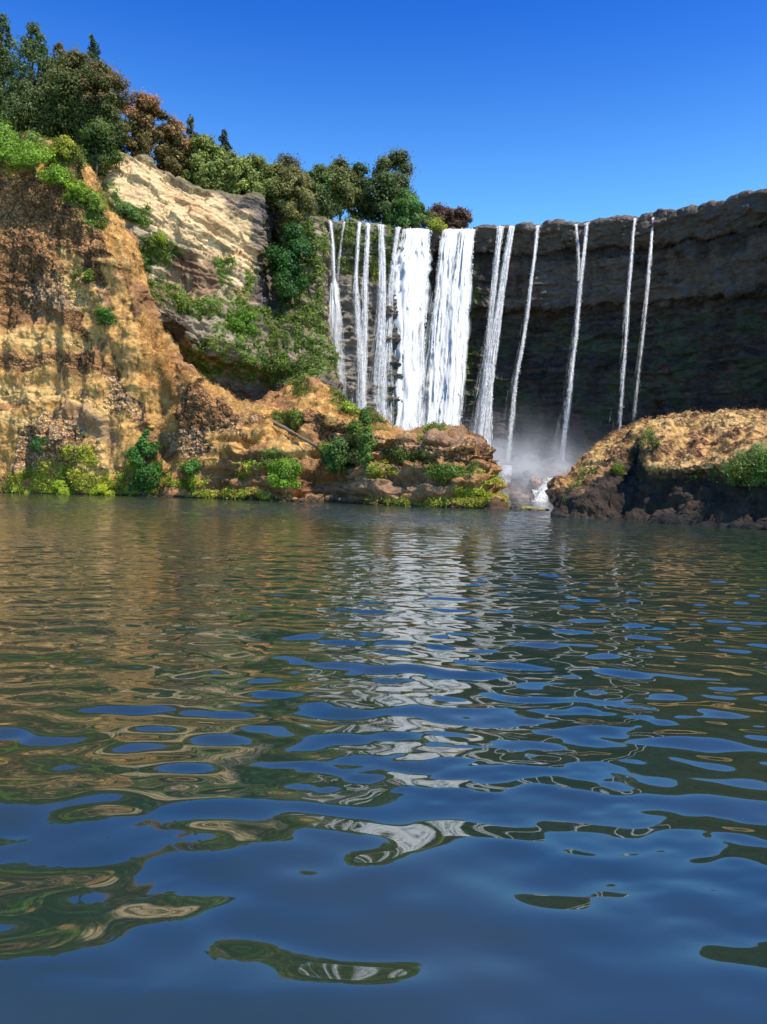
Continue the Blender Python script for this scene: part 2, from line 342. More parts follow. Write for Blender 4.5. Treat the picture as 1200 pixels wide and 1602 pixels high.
# ---- tan cliff with the overgrown slope under it
B = [
 [(60,262,112),(60,330,111),(60,400,110.5),(60,440,110.3),(60,470,108.5),(60,540,107),(60,590,106.5),(60,610,110),(60,640,111),(60,700,112)],
 [(120,262,117),(120,330,115),(120,400,114.5),(120,440,114.2),(120,470,112.5),(120,540,111),(120,590,110.5),(120,610,114),(120,640,115),(120,700,115.5)],
 [(180,244,121),(180,310,119),(180,380,118.2),(180,440,118),(180,462,116),(182,540,114.5),(183,585,114),(183,605,118),(183,640,119),(183,700,118.5)],
 [(235,252,124.5),(235,310,122.5),(235,385,121.3),(235,440,121),(235,462,118.6),(236,495,117),(240,503,117.5),(243,520,121),(245,545,121.5),(245,700,119.5)],
 [(270,275,126.5),(270,320,124.6),(270,390,123.5),(270,450,123),(270,472,120.4),(270,495,118.8),(270,503,119.5),(270,520,123),(270,548,122.5),(270,700,120.5)],
 [(300,290,128),(300,335,125.8),(300,405,124.7),(300,455,124.1),(300,475,121),(300,520,119),(300,545,118.6),(300,562,121.5),(300,610,124),(300,700,122)],
 [(330,300,129.6),(330,345,127.3),(330,410,126.2),(330,460,125.5),(330,482,122.2),(330,530,119.7),(330,556,119.3),(330,574,123),(330,625,125),(330,700,123)],
 [(372,308,132),(372,350,129.4),(374,415,128.3),(375,465,127.5),(375,488,124),(375,535,121),(375,566,120.3),(374,585,124.4),(373,630,126),(373,700,124)],
 [(402,313,133),(404,345,130.6),(408,385,129.6),(403,430,129.6),(412,480,128),(412,530,123.8),(414,575,122),(414,592,125.5),(414,630,126.5),(414,700,124)],
 [(424,318,139),(424,335,142),(426,385,143.5),(424,440,142),(428,480,133),(430,530,125.4),(430,575,123),(430,592,125),(430,625,124),(430,700,121)],
 [(440,324,139),(440,350,139.5),(441,395,139),(440,440,136.5),(443,480,131),(445,530,125.8),(446,575,123.5),(446,590,123.5),(446,620,121.5),(446,700,119)],
 [(468,334,137),(468,360,136),(470,400,134.5),(472,440,132),(474,480,129),(476,530,126.6),(477,570,124.4),(478,588,122.8),(479,615,120.5),(480,700,118)],
 [(494,344,136),(496,372,135),(498,405,133.5),(500,432,132),(502,475,129.6),(504,520,127.6),(505,560,125.4),(507,585,123.4),(509,615,121),(510,700,118.5)],
 [(506,346,140),(508,372,139),(510,405,138),(512,432,136),(514,475,134),(516,520,132),(517,560,130),(519,585,128),(521,615,126),(522,700,123)],
 [(515,347,150),(517,372,149),(519,405,148),(521,432,146),(523,475,144),(525,520,142),(526,560,140),(528,585,138),(530,615,136),(531,700,133)],
]
for i, c in enumerate(B):
    (x, y, Yt) = c[0]; w = P(x, y, Yt); hi = max(0, (420 - x) / 300)
    out = []
    for q in [w + [-12, 60, 5 + 14 * hi], w + [-3, 16, 2 + 5 * hi], w + [-.5, 3, .6]]:
        a, b = proj(q); out.append((float(a), float(b), float(q[1])))
    l = c[-1]; e = P(l[0], l[1], l[2]); e = e + [0, -1.5, -e[2] - 2]; a, b = proj(e)
    B[i] = out + c + [(float(a), float(b), float(e[1]))]
for i, dY in enumerate([16, 11, 6, 3.5, 2, 1]):
    B[i] = [(x, y, Y + dY) for (x, y, Y) in B[i]]
G_B = resample(B, .16)
def col_b(p, px, py, warp, _):
    w = warp; n1 = fbm(p, 2.5, 4, 103); n2 = fbm(p, .8, 3, 108)
    nv = fbm(np.stack([p[:, 0], p[:, 1], p[:, 2] * .12], 1), .9, 4, 111)        # vertical run-off stains
    nh = fbm(np.stack([p[:, 0] * .15, p[:, 1] * .15, p[:, 2] + p[:, 0] * .45], 1), .9, 4, 118)   # bedding
    tan = blob(px, py, [(230,300,115,45,32),(300,345,130,48,30),(360,385,75,50,10),(180,270,60,35,40)], w)
    mid = blob(px, py, [(310,430,110,50,0),(240,410,50,50,0),(380,440,60,40,0)], w)
    brn = blob(px, py, [(290,430,34,30,20),(330,440,20,40,0),(240,455,26,20,20),(385,465,30,14,0)], w)
    grn = blob(px, py, [(250,390,30,24,0),(215,410,16,40,0),(350,430,12,28,0),(390,440,10,20,0),(260,455,55,18,22),(320,485,80,16,14),(380,520,50,50,0),(360,560,80,28,8),(470,480,36,130,0),
        (460,560,60,50,0),(300,565,60,20,10),(205,340,30,14,10),(490,400,18,60,0),(455,420,30,60,0),(420,500,30,20,0),(160,320,30,25,0)], w)
    grey = blob(px, py, [(320,515,45,22,15),(230,360,60,16,30),(250,500,30,20,0)], w)
    c = np.repeat(np.array((.24, .17, .11))[None], len(p), 0) * (1 + .4 * n1)[:, None]
    nf = fbm(np.stack([p[:, 0] * .25, p[:, 1] * .25, p[:, 2] + p[:, 0] * .5], 1), .28, 4, 128)
    bc, _ = blocks(p, 2.2, .8, .45, 176)
    tc = TAN * (1 + .22 * bc[:, None]) * (1 + .12 * n1[:, None] + .18 * nh[:, None] + .22 * nf[:, None])
    crack = sstep(.10, .0, np.abs(fbm(np.stack([p[:, 0] * .4, p[:, 1] * .4, p[:, 2] + p[:, 0] * .35], 1), 1.3, 4, 133))) * sstep(-.1, .4, n1); tc = tc * (1 - .45 * crack[:, None])
    c = c * (1 - tan[:, None]) + tc * tan[:, None]
    rust = blob(px, py, [(300,325,60,8,40),(385,405,40,7,5),(340,360,30,10,20)], w); c = mixc(c, (.50, .27, .11), rust * .55)
    mc = np.array((.56, .40, .23)) * np.clip(.72 + .85 * nv + .55 * nh, .18, 1.45)[:, None]
    m = mid * (1 - tan); c = c * (1 - m[:, None]) + mc * m[:, None]
    c = mixc(c, (.17, .085, .045), brn * .75); c = mixc(c, (.34, .26, .17), grey * .7 * (1 - tan * .4))
    dark = blob(px, py, [(422,380,22,90,0),(385,322,55,7,20),(412,455,18,60,0),(435,335,40,14,0)], w); c = mixc(c, (.07, .06, .06), dark * .8)  # shadow of the cleft and overhang painted into the rock colour
    gk = grn * sstep(-.35, .15, n2 + n1 * .6 + .12); c = c * (1 - gk[:, None]) + GRN * (1 + .5 * n1[:, None]) * gk[:, None]
    low = sstep(575, 610, py + warp[1]); c = mixc(c, (.05, .04, .035), low * (1 - gk) * .8)  # here and in the cave below, recess shade is put into the colour
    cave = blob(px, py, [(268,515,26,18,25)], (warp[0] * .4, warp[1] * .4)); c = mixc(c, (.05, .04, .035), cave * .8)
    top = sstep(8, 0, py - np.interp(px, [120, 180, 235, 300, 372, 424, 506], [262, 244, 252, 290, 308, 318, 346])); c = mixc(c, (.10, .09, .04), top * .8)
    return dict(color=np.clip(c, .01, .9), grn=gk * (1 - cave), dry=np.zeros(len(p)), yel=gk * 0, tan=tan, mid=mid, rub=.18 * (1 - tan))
def disp_b(p, px, py, mk):
    d = fbm(p, 8, 3, 131) * .9 + fbm(p, 2.2, 4, 135) * .5 * (1 - .65 * mk['tan'])
    z = p[:, 2] + p[:, 0] * .40 + fbm(p, 6, 2, 140) * 1.0                 # beds dip to the right
    st = ((z / 2.6) % 1); br = sstep(-.3, .5, fbm(p, 5, 3, 144)); d += (sstep(0, .12, st) - st) * .75 * br * (.30 + .70 * mk['mid'])
    st2 = ((z / .9 + .3) % 1); d += (sstep(0, .2, st2) - st2) * .22 * sstep(.0, .5, fbm(p, 2.5, 3, 146)) * (.25 + .75 * mk['mid'])
    d += fbm(np.stack([p[:, 0], p[:, 1], p[:, 2] * .2], 1), 1.5, 3, 150) * .35 * mk['mid']
    r, _, _ = rubble(p, 60, .6); d += r * .22 * (1 - mk['tan']); d += .12 * fbm(np.stack([p[:, 0] * .15, p[:, 1] * .15, p[:, 2] + p[:, 0] * .5], 1), .6, 4, 155)
    b1, e1 = blocks(p, 3.2, 1.5, .45, 170); b2, e2 = blocks(p, 1.3, .55, .45, 176); d += b1 * .75 + b2 * .28
    return d
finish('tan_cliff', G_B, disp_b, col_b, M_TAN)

# ---- the amphitheatre wall behind the falls
topx = [440,480,520,560,600,640,690,745,770,800,830,870,900,930,1000,1050,1100,1140,1170,1200,1280,1400,1560]
topy = [344,346,346,347,351,357,358,356,352,352,350,349,347,343,337,333,325,315,305,297,278,250,215]
YAx = [440,480,520,600,700,800,900,1000,1100,1200,1300,1400,1560]
YAy = [148,144,142,145,150,149,144,138,129,119,107,94,78]
knobs = [(758,18,7),(820,13,6),(873,24,9),(945,20,5),(978,16,7),(1010,11,9),(1034,11,9),(1053,9,6),(1076,16,7),(1108,14,5),(1128,10,6),(1155,22,10),(1190,14,7),(1220,20,8),(1265,25,9),(1320,22,8)]
fr = [0,.012,.05,.10,.112,.13,.205,.225,.30,.32,.42,.5,.52,.66,.75,.8,.9,1]
offR = [0,-.9,-.7,-.2,1.3,.4,.7,.8,1.0,2.8,3.2,3.0,2.2,2.6,2.4,1.4,-1.0,-4]
offL = [0,-.3,-.3,-.2,-.1,0,.1,-2.0,-2.4,-2.6,-2.8,-3.0,-3.1,-3.4,-3.6,-4,-4.6,-5.5]
A = []
for px in list(range(440, 1400, 14)) + [1400, 1440, 1480, 1520, 1560]:
    ty = float(np.interp(px, topx, topy)); Y0 = float(np.interp(px, YAx, YAy))
    for (c, hw, h) in knobs:
        t = abs(px - c) / hw
    wl = 1 - float(sstep(615, 690, np.array(float(px))))
    c = []
    for f, oR, oL in zip(fr, offR, offL):
        Yv = Y0 + oR * (1 - wl) + oL * wl; bot = float(water_py(np.array(float(px)), np.array(Yv)))
        c.append((px - 0.02 * 0, ty + f * (bot - ty), Yv))
    e = P(*c[-1]); e = e + [0, -1, -2.5]; a, b = proj(e); c.append((float(a), float(b), float(e[1])))
    w = P(*c[0]); out = []
    for q in [w + [5, 120, 9], w + [2, 30, .5], w + [.3, 4, .1]]:
        a, b = proj(q); out.append((float(a), float(b), float(q[1])))
    A.append(out + c)
G_A = resample(A, .17)
def kn(px):
    o = np.zeros(len(px))
    for (c, hw, h) in knobs:
        t = np.clip(np.abs(px - c) / hw, 0, 1); o = np.maximum(o, h * np.sqrt(1 - t ** 2))
    return o
def col_a(p, px, py, warp, _):
    ty = np.interp(px, topx, topy); H = 783 - ty; f = (py + warp[1] * .35 - ty) / H
    n1 = fbm(p, 3, 4, 203); n2 = fbm(p, .8, 3, 208)
    nv = fbm(np.stack([p[:, 0], p[:, 1], p[:, 2] * .1], 1), .8, 4, 211)
    nh = fbm(np.stack([p[:, 0] * .08, p[:, 1] * .08, p[:, 2]], 1), .6, 4, 218)
    c = np.repeat(np.array((.052, .036, .028))[None], len(p), 0) * np.clip(1 + .5 * n1 + .5 * nh, .3, 2)[:, None]
    bc, _ = blocks(p, 2.6, .9, 0, 276); c = c * (1 + .7 * bc[:, None])
    topb = sstep(.11, .095, f); c = mixc(c, (.11, .078, .055), topb * .8)
    c = mixc(c, (.05, .035, .03), sstep(.03, .0, np.abs(f - .115)) * .8)
    pale = sstep(.125, .15, f) * sstep(.33, .28, f) * sstep(700, 780, px) * np.clip(.75 + .5 * nv + .5 * n1, 0, 1)
    c = mixc(c, (.125, .09, .066), pale * .9)
    gk = sstep(.33, .4, f) * sstep(.95, .8, f) * sstep(-.05, .45, n1 + n2 * .4) * .7
    lft = sstep(640, 560, px); ledge = sstep(.02, .0, np.abs(f - .22)) * lft
    lc = np.array((.20, .16, .12)) * np.clip(1 + .5 * nh + .3 * n2, .3, 1.8)[:, None]
    c = c * (1 - lft[:, None] * .85) + lc * lft[:, None] * .85
    grn = blob(px, py, [(545,390,26,45,0),(600,390,20,50,0),(510,400,14,60,0),(630,410,14,40,0),(585,430,20,14,0),(545,425,16,16,0),(655,500,20,30,0),(690,520,14,60,0),(735,470,14,60,0),(735,560,12,50,0)], warp)
    g2 = grn * sstep(-.4, .2, n2 + .1)
    c = mixc(c, (.08, .11, .02), g2 * .9); c = mixc(c, (.035, .06, .022), gk * (1 - lft) * .9)
    ol = blob(px, py, [(545,430,14,14,0),(588,425,12,20,0)], warp); c = mixc(c, (.20, .17, .03), ol * .7)
    back = sstep(0, -.02, f); c = mixc(c, (.14, .11, .06), back * .6)
    return dict(color=np.clip(c, .008, .8), grn=np.clip(g2 * lft + gk * .35 * (1 - lft), 0, 1), dry=np.zeros(len(p)), yel=gk * 0)
def disp_a(p, px, py, mk):
    ty = np.interp(px, topx, topy); f = (py - ty) / (783 - ty)
    d = fbm(p, 9, 3, 231) * 1.0 + fbm(p, 2.4, 4, 235) * .45
    z = p[:, 2] + fbm(p, 10, 2, 240) * 1.0
    st = ((z / 2.3) % 1); d += (sstep(0, .15, st) - st) * .8 * sstep(-.2, .6, fbm(p, 6, 3, 244))
    st2 = ((z / .75) % 1); d += (sstep(0, .2, st2) - st2) * .25 * sstep(0, .5, fbm(p, 3, 3, 246))
    r, _, _ = rubble(p, 80, .8); d += r * .2 + fbm(p, 1.0, 4, 250) * .25
    b1, e1 = blocks(p, 4.2, 1.7, 0, 270); b2, e2 = blocks(p, 1.5, .6, 0, 276); d += b1 * .9 + b2 * .38
    return d * (.5 + .5 * sstep(0, .04, f))
X = P(G_A[..., 0], G_A[..., 1], G_A[..., 2]); 
ty = np.interp(G_A[..., 0], topx, topy); f_ = (G_A[..., 1] - ty) / (783 - ty)
K = kn(G_A[..., 0].ravel()).reshape(f_.shape)
K = K * .62
G_A[..., 1] -= K * sstep(.055, .0, f_) * sstep(4.2, 0, G_A[..., 2] - np.interp(G_A[..., 0], YAx, YAy))
G_A[..., 2] -= K * .07 * sstep(.06, .02, np.abs(f_ - .015))
finish('waterfall_cliff', G_A, disp_a, col_a, M_WET)

# ---- stepped shelf at the foot of the falls
Fs = []
for px in range(730, 960, 12):
    u = (px - 730) / 230; Y0 = 133 - 5 * math.sin(u * 3.1) + .8 * math.sin(px * .07)
    c = [(px, 715, 146), (px, 726 + 6 * math.sin(px * .07), 139 + math.sin(px * .3)), (px, 738, Y0 + 3.5), (px, 747, Y0 + 3), (px, 749, Y0 + .8), (px, 763, Y0 + .4), (px, 765, Y0 - 2), (px, 776, Y0 - 2.4), (px, 777.5, Y0 - 4)]
    bot = float(water_py(np.array(float(px)), np.array(Y0 - 5.))); c.append((px, bot, Y0 - 5)); e = P(*c[-1]) + [0, -1, -2]; a, b = proj(e); c.append((float(a), float(b), float(e[1])))
    Fs.append(c)
def col_f(p, px, py, warp, _):
    n1 = fbm(p, 1.5, 4, 303)
    c = np.repeat(np.array((.13, .11, .10))[None], len(p), 0) * (1 + .6 * n1)[:, None]
    return dict(color=np.clip(c, .02, .8), grn=n1 * 0, dry=n1 * 0, yel=n1 * 0)
def disp_f(p, px, py, mk):
    r, _, _ = rubble(p, 90, .7); return fbm(p, 5, 3, 331) * 1.3 + fbm(p, 1.2, 3, 335) * .35 + r * .2
finish('rock_shelf', resample(Fs, .2), disp_f, col_f, M_WET)

# ---- the rock at the right of the pool, its shaded front coloured dark
RI = [
 [(858,764,76),(858,764,74),(858,766,72),(858,768,70),(859,772,68),(860,786,66.5),(866,795,65.5),(866,800,65)],
 [(868,750,76),(870,753,73),(873,758,70),(874,763,68),(875,770,66.5),(874,784,65.3),(873,792,64.8),(872,800,64.3)],
 [(884,745,77),(888,748,74),(892,752,71),(894,756,69.5),(896,768,66),(896,777,64.2),(896,788,63.4),(896,800,62.8)],
 [(916,712,78),(920,720,74.5),(923,730,71),(924,743,69),(927,762,65.6),(927,770,63.6),(927,785,62.6),(926,802,61.6)],
 [(950,684,79),(953,694,75),(955,707,71.5),(956,722,68.8),(957,740,66),(956,760,63.4),(955,782,61.8),(954,804,60.4)],
 [(982,664,79),(984,674,75),(985,687,71.5),(986,700,69.2),(985,714,68),(980,750,65.5),(978,780,62.3),(976,808,59.8)],
 [(1004,658,78),(1006,667,74),(1008,678,70),(1008,679,69),(1007,690,68.3),(1003,745,65.5),(1001,780,61.6),(1000,812,58.8)],
 [(1022,655,77),(1022,666,72.6),(1020,682,67.6),(1018,704,63.4),(1014,732,60.6),(1014,755,61.2),(1014,780,60.4),(1014,813,58.0)],
 [(1060,652,76),(1060,664,71),(1059,684,66.4),(1057,708,62),(1054,734,58.2),(1054,748,58.8),(1054,780,58.4),(1054,816,56.4)],
 [(1105,653,74.5),(1105,665,69.6),(1104,685,64.4),(1103,708,60),(1102,728,56.6),(1102,744,57.4),(1102,780,56.2),(1102,818,54)],
 [(1150,644,73),(1150,660,67.6),(1150,682,62),(1150,704,57.6),(1150,722,54.6),(1150,738,55.2),(1150,780,54),(1150,820,52.2)],
 [(1200,637,71),(1200,655,65.4),(1200,680,59.8),(1200,702,55.6),(1200,720,52.8),(1200,736,53.2),(1200,780,52),(1200,824,50.2)],
 [(1290,630,67),(1290,650,61),(1290,675,55.6),(1290,698,51.6),(1290,716,49),(1290,732,49.4),(1290,780,48),(1290,830,46.6)],
 [(1420,620,60),(1420,640,54),(1420,668,49),(1420,692,45.4),(1420,710,43.4),(1420,730,43.6),(1420,790,42.4),(1420,840,41)],
]
RF = [64.6, 63.6, 62, 60.6, 59.2, 58.4, 57.6, 56.8, 55.2, 52.8, 51.2, 49.2, 45.6, 40]
for i, c in enumerate(RI):
    fx = c[-1][0]; wy = float(water_py(np.array(float(fx)), np.array(RF[i]))); c.append((fx, wy - .5, RF[i]))
    e = P(*c[-1]) + [0, 0.2, -2.5]; a, b = proj(e); c.append((float(a), float(b), float(e[1])))
    w = P(*c[0]); out = []
    for q in [w + [4, 10, -w[2] - 3], w + [2.5, 8, -w[2] * .5], w + [.8, 3, -.5]]:
        a, b = proj(q); out.append((float(a), float(b), float(q[1])))
    RI[i] = out + c
def col_r(p, px, py, warp, _):
    n1 = fbm(p, 1.6, 4, 403); n2 = fbm(p, .5, 3, 408); w = (warp[0] * .7, warp[1] * .7)
    rb, rid, d1 = rubble(p, 120, .38)
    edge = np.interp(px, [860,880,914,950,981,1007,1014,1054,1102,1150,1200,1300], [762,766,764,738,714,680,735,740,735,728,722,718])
    topm = sstep(14, -14, py + w[1] - edge)  # sunlit top above the edge; front below it painted dark as shade
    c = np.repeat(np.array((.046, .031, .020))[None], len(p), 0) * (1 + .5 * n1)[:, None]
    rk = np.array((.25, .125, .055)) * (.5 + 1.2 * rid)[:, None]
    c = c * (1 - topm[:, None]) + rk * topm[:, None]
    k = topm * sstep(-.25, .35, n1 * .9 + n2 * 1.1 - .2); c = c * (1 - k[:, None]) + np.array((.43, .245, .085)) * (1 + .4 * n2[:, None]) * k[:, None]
    lite = blob(px, py, [(1090,722,80,9,-6),(1150,665,60,14,0),(940,715,40,8,-45),(1040,672,50,12,0)], w); c = mixc(c, DRYL, lite * topm * .7)
    g = blob(px, py, [(905,755,34,9,-45),(1012,690,8,20,0),(1120,738,40,6,-4)], w) * sstep(-.2, .3, n2)
    c = mixc(c, (.10, .13, .03), g * .8)
    c = mixc(c, (.02, .018, .015), sstep(.3, 0, p[:, 2]))
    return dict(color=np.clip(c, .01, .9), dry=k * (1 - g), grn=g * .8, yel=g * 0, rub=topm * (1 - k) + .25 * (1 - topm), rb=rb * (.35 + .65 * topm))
def disp_r(p, px, py, mk):
    d = fbm(p, 4, 3, 431) * .55 + fbm(p, 1.2, 4, 435) * .42 + mk['rb'] * .22 * (.3 + .7 * mk['rub'])
    d += fbm(np.stack([p[:, 0], p[:, 1], p[:, 2] * .3], 1), .8, 3, 440) * .15
    return d * sstep(-3, .2, p[:, 2] + .8)
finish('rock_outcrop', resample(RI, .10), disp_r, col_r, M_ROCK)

# ---- river bed under everything
gv = np.array([(-1500, -600, -3.2), (1500, -600, -3.2), (1500, 2500, -3.2), (-1500, 2500, -3.2)], float)
gm = rock_mat('river_bed_mud', .1)
link('ground', mk_mesh('ground', gv, np.array([[0, 1, 2, 3]]), gm, np.repeat([[.09, .07, .045]], 4, 0)), kind='structure')

# ------------------------------------------------------------------ water
def build_water():
    rng = np.random.default_rng(5)
    ys = [-30, -18, -10, -6, -4, -2.6, -1.6, -.8, 0, .6, 1.0]
    y = 1.4
    while y < 175: ys.append(y); y *= 1.0042
    ys = np.array(ys); u = np.linspace(-1, 1, 701)
    Yg = np.repeat(ys[:, None], len(u), 1); half = 9.0 + .60 * np.maximum(Yg, 0)
    Xg = u[None] * half
    # outer apron columns
    Xg[:, 0] = -260; Xg[:, -1] = 260
    Z = np.zeros_like(Xg); n = 110
    for k in range(n):
        lam = math.exp(rng.uniform(math.log(.36), math.log(2.6)))
        th = rng.normal(0, R(30)) if lam < 1.2 else rng.normal(R(8), R(20))
        kk = 2 * math.pi / lam; kx, ky = kk * math.sin(th) , kk * math.cos(th)
        slope = .0062 if lam > .9 else .0125
        sp = np.maximum(Yg * .0042, half * 2 / 700 * abs(math.sin(th)))
        fade = sstep(.45, .22, sp / lam)
        lowy = 1 - .45 * sstep(9, 3.5, Yg) * (lam < .9) + .5 * sstep(5, 3, Yg) * (lam > 1.3)
        Z += slope / kk * np.sin(kx * Xg + ky * Yg + rng.uniform(0, 6.28)) * fade * lowy
    patch = fbm(np.stack([Xg.ravel() / 6, Yg.ravel() / 14, 0 * Xg.ravel()], 1), 1, 3, 7).reshape(Z.shape)
    Z *= 1 + .3 * patch
    rough = sstep(.05, .5, fbm(np.stack([Xg.ravel() / 1.6, Yg.ravel() / 1.1, 0 * Xg.ravel() + 3], 1), 1, 3, 19).reshape(Z.shape) + .25 * sstep(0, 3, Xg) )
    for k in range(30):                       # small wind ripples in patches
        lam = math.exp(rng.uniform(math.log(.13), math.log(.36))); th = rng.normal(R(-15), R(35)); kk = 2 * math.pi / lam
        sp = np.maximum(Yg * .0042, half * 2 / 700 * abs(math.sin(th))); fade = sstep(.40, .2, sp / lam)
        Z += .0065 / kk * np.sin(kk * math.sin(th) * Xg + kk * math.cos(th) * Yg + rng.uniform(0, 6.28)) * fade * rough
    Z *= sstep(0, 2, Yg + 1.5); Z *= sstep(1.0, .96, np.abs(u))[None]; Z[:, 0] = 0; Z[:, -1] = 0
    rip = sstep(22, 70, Yg) * (.75 + .5 * patch)
    V = np.stack([Xg, Yg, Z], -1).reshape(-1, 3)
    m = bpy.data.materials.new('pool_water'); t, N, L = nodes(m); b = N['Principled BSDF']
    b.inputs['Roughness'].default_value = .02; b.inputs['IOR'].default_value = 2.4
    tc = N.new('ShaderNodeTexCoord'); mp = N.new('ShaderNodeMapping'); mp.inputs['Scale'].default_value = (1.0, 2.2, 1)
    L.new(tc.outputs['Object'], mp.inputs['Vector'])
    n1 = N.new('ShaderNodeTexNoise'); n1.inputs['Scale'].default_value = 1.5; n1.inputs['Detail'].default_value = 3; n1.inputs['Distortion'].default_value = .3
    L.new(mp.outputs[0], n1.inputs['Vector'])
    at = N.new('ShaderNodeAttribute'); at.attribute_name = 'ripple'
    mu = N.new('ShaderNodeMath'); mu.operation = 'MULTIPLY'; L.new(at.outputs['Fac'], mu.inputs[0]); mu.inputs[1].default_value = .22
    h = N.new('ShaderNodeMath'); h.operation = 'MULTIPLY'; L.new(n1.outputs['Fac'], h.inputs[0]); L.new(mu.outputs[0], h.inputs[1])
    bp = N.new('ShaderNodeBump'); bp.inputs['Strength'].default_value = 1; bp.inputs['Distance'].default_value = 1
    L.new(h.outputs[0], bp.inputs['Height']); L.new(bp.outputs[0], b.inputs['Normal'])
    n2 = N.new('ShaderNodeTexNoise'); n2.inputs['Scale'].default_value = .35; n2.inputs['Detail'].default_value = 4; L.new(tc.outputs['Object'], n2.inputs['Vector'])
    cr = N.new('ShaderNodeValToRGB'); cr.color_ramp.elements[0].position = .35; cr.color_ramp.elements[1].position = .65
    cr.color_ramp.elements[0].color = (.012, .027, .020, 1); cr.color_ramp.elements[1].color = (.026, .034, .016, 1)
    L.new(n2.outputs['Fac'], cr.inputs[0]); L.new(cr.outputs[0], b.inputs['Base Color'])
    link('water', mk_mesh('water', V, grid_faces(*Xg.shape), m, None, True, dict(ripple=rip.ravel())), kind='structure')
build_water()

# ------------------------------------------------------------------ falling water
def water_mat(name, dens, lo=.06, vs=1.5):
    m = bpy.data.materials.new(name); t, N, L = nodes(m); out = N['Material Output']; N.remove(N['Principled BSDF'])
    g = N.new('ShaderNodeNewGeometry'); nn = N.new('ShaderNodeVectorMath'); nn.operation = 'MULTIPLY_ADD'   # foam: tiny lumps lit mostly from above
    L.new(g.outputs['Normal'], nn.inputs[0]); nn.inputs[1].default_value = (.22, .22, .22); nn.inputs[2].default_value = (.30, -.36, .72)
    nz = N.new('ShaderNodeVectorMath'); nz.operation = 'NORMALIZE'; L.new(nn.outputs[0], nz.inputs[0])
    d = N.new('ShaderNodeBsdfDiffuse'); L.new(nz.outputs[0], d.inputs['Normal']); d.inputs[0].default_value = (.88, .89, .90, 1)
    tr = N.new('ShaderNodeBsdfTranslucent'); tr.inputs[0].default_value = (.88, .89, .90, 1)
    mx = N.new('ShaderNodeMixShader'); mx.inputs[0].default_value = .38; L.new(d.outputs[0], mx.inputs[1]); L.new(tr.outputs[0], mx.inputs[2])
    tp = N.new('ShaderNodeBsdfTransparent'); fin = N.new('ShaderNodeMixShader')
    at = N.new('ShaderNodeAttribute'); at.attribute_name = 'alpha'
    tc = N.new('ShaderNodeTexCoord'); mp = N.new('ShaderNodeMapping'); mp.inputs['Scale'].default_value = (4.5, 4.5, vs); L.new(tc.outputs['Object'], mp.inputs['Vector'])
    n = N.new('ShaderNodeTexNoise'); n.inputs['Scale'].default_value = 1; n.inputs['Detail'].default_value = 4; L.new(mp.outputs[0], n.inputs['Vector'])
    mr = N.new('ShaderNodeMapRange'); mr.inputs['From Min'].default_value = .35; mr.inputs['From Max'].default_value = .62; mr.inputs['To Min'].default_value = lo; mr.inputs['To Max'].default_value = 1.05
    L.new(n.outputs['Fac'], mr.inputs['Value'])
    mu = N.new('ShaderNodeMath'); mu.operation = 'MULTIPLY'; L.new(mr.outputs[0], mu.inputs[0]); L.new(at.outputs['Fac'], mu.inputs[1])
    m2 = N.new('ShaderNodeMath'); m2.operation = 'MULTIPLY'; m2.use_clamp = True; L.new(mu.outputs[0], m2.inputs[0]); m2.inputs[1].default_value = dens
    L.new(m2.outputs[0], fin.inputs[0]); L.new(tp.outputs[0], fin.inputs[1]); L.new(mx.outputs[0], fin.inputs[2]); L.new(fin.outputs[0], out.inputs['Surface'])
    return m
M_FALL = water_mat('falling_water', 1.0)
M_SHEET = water_mat('falling_water_sheet', 1.0, .5, .7)
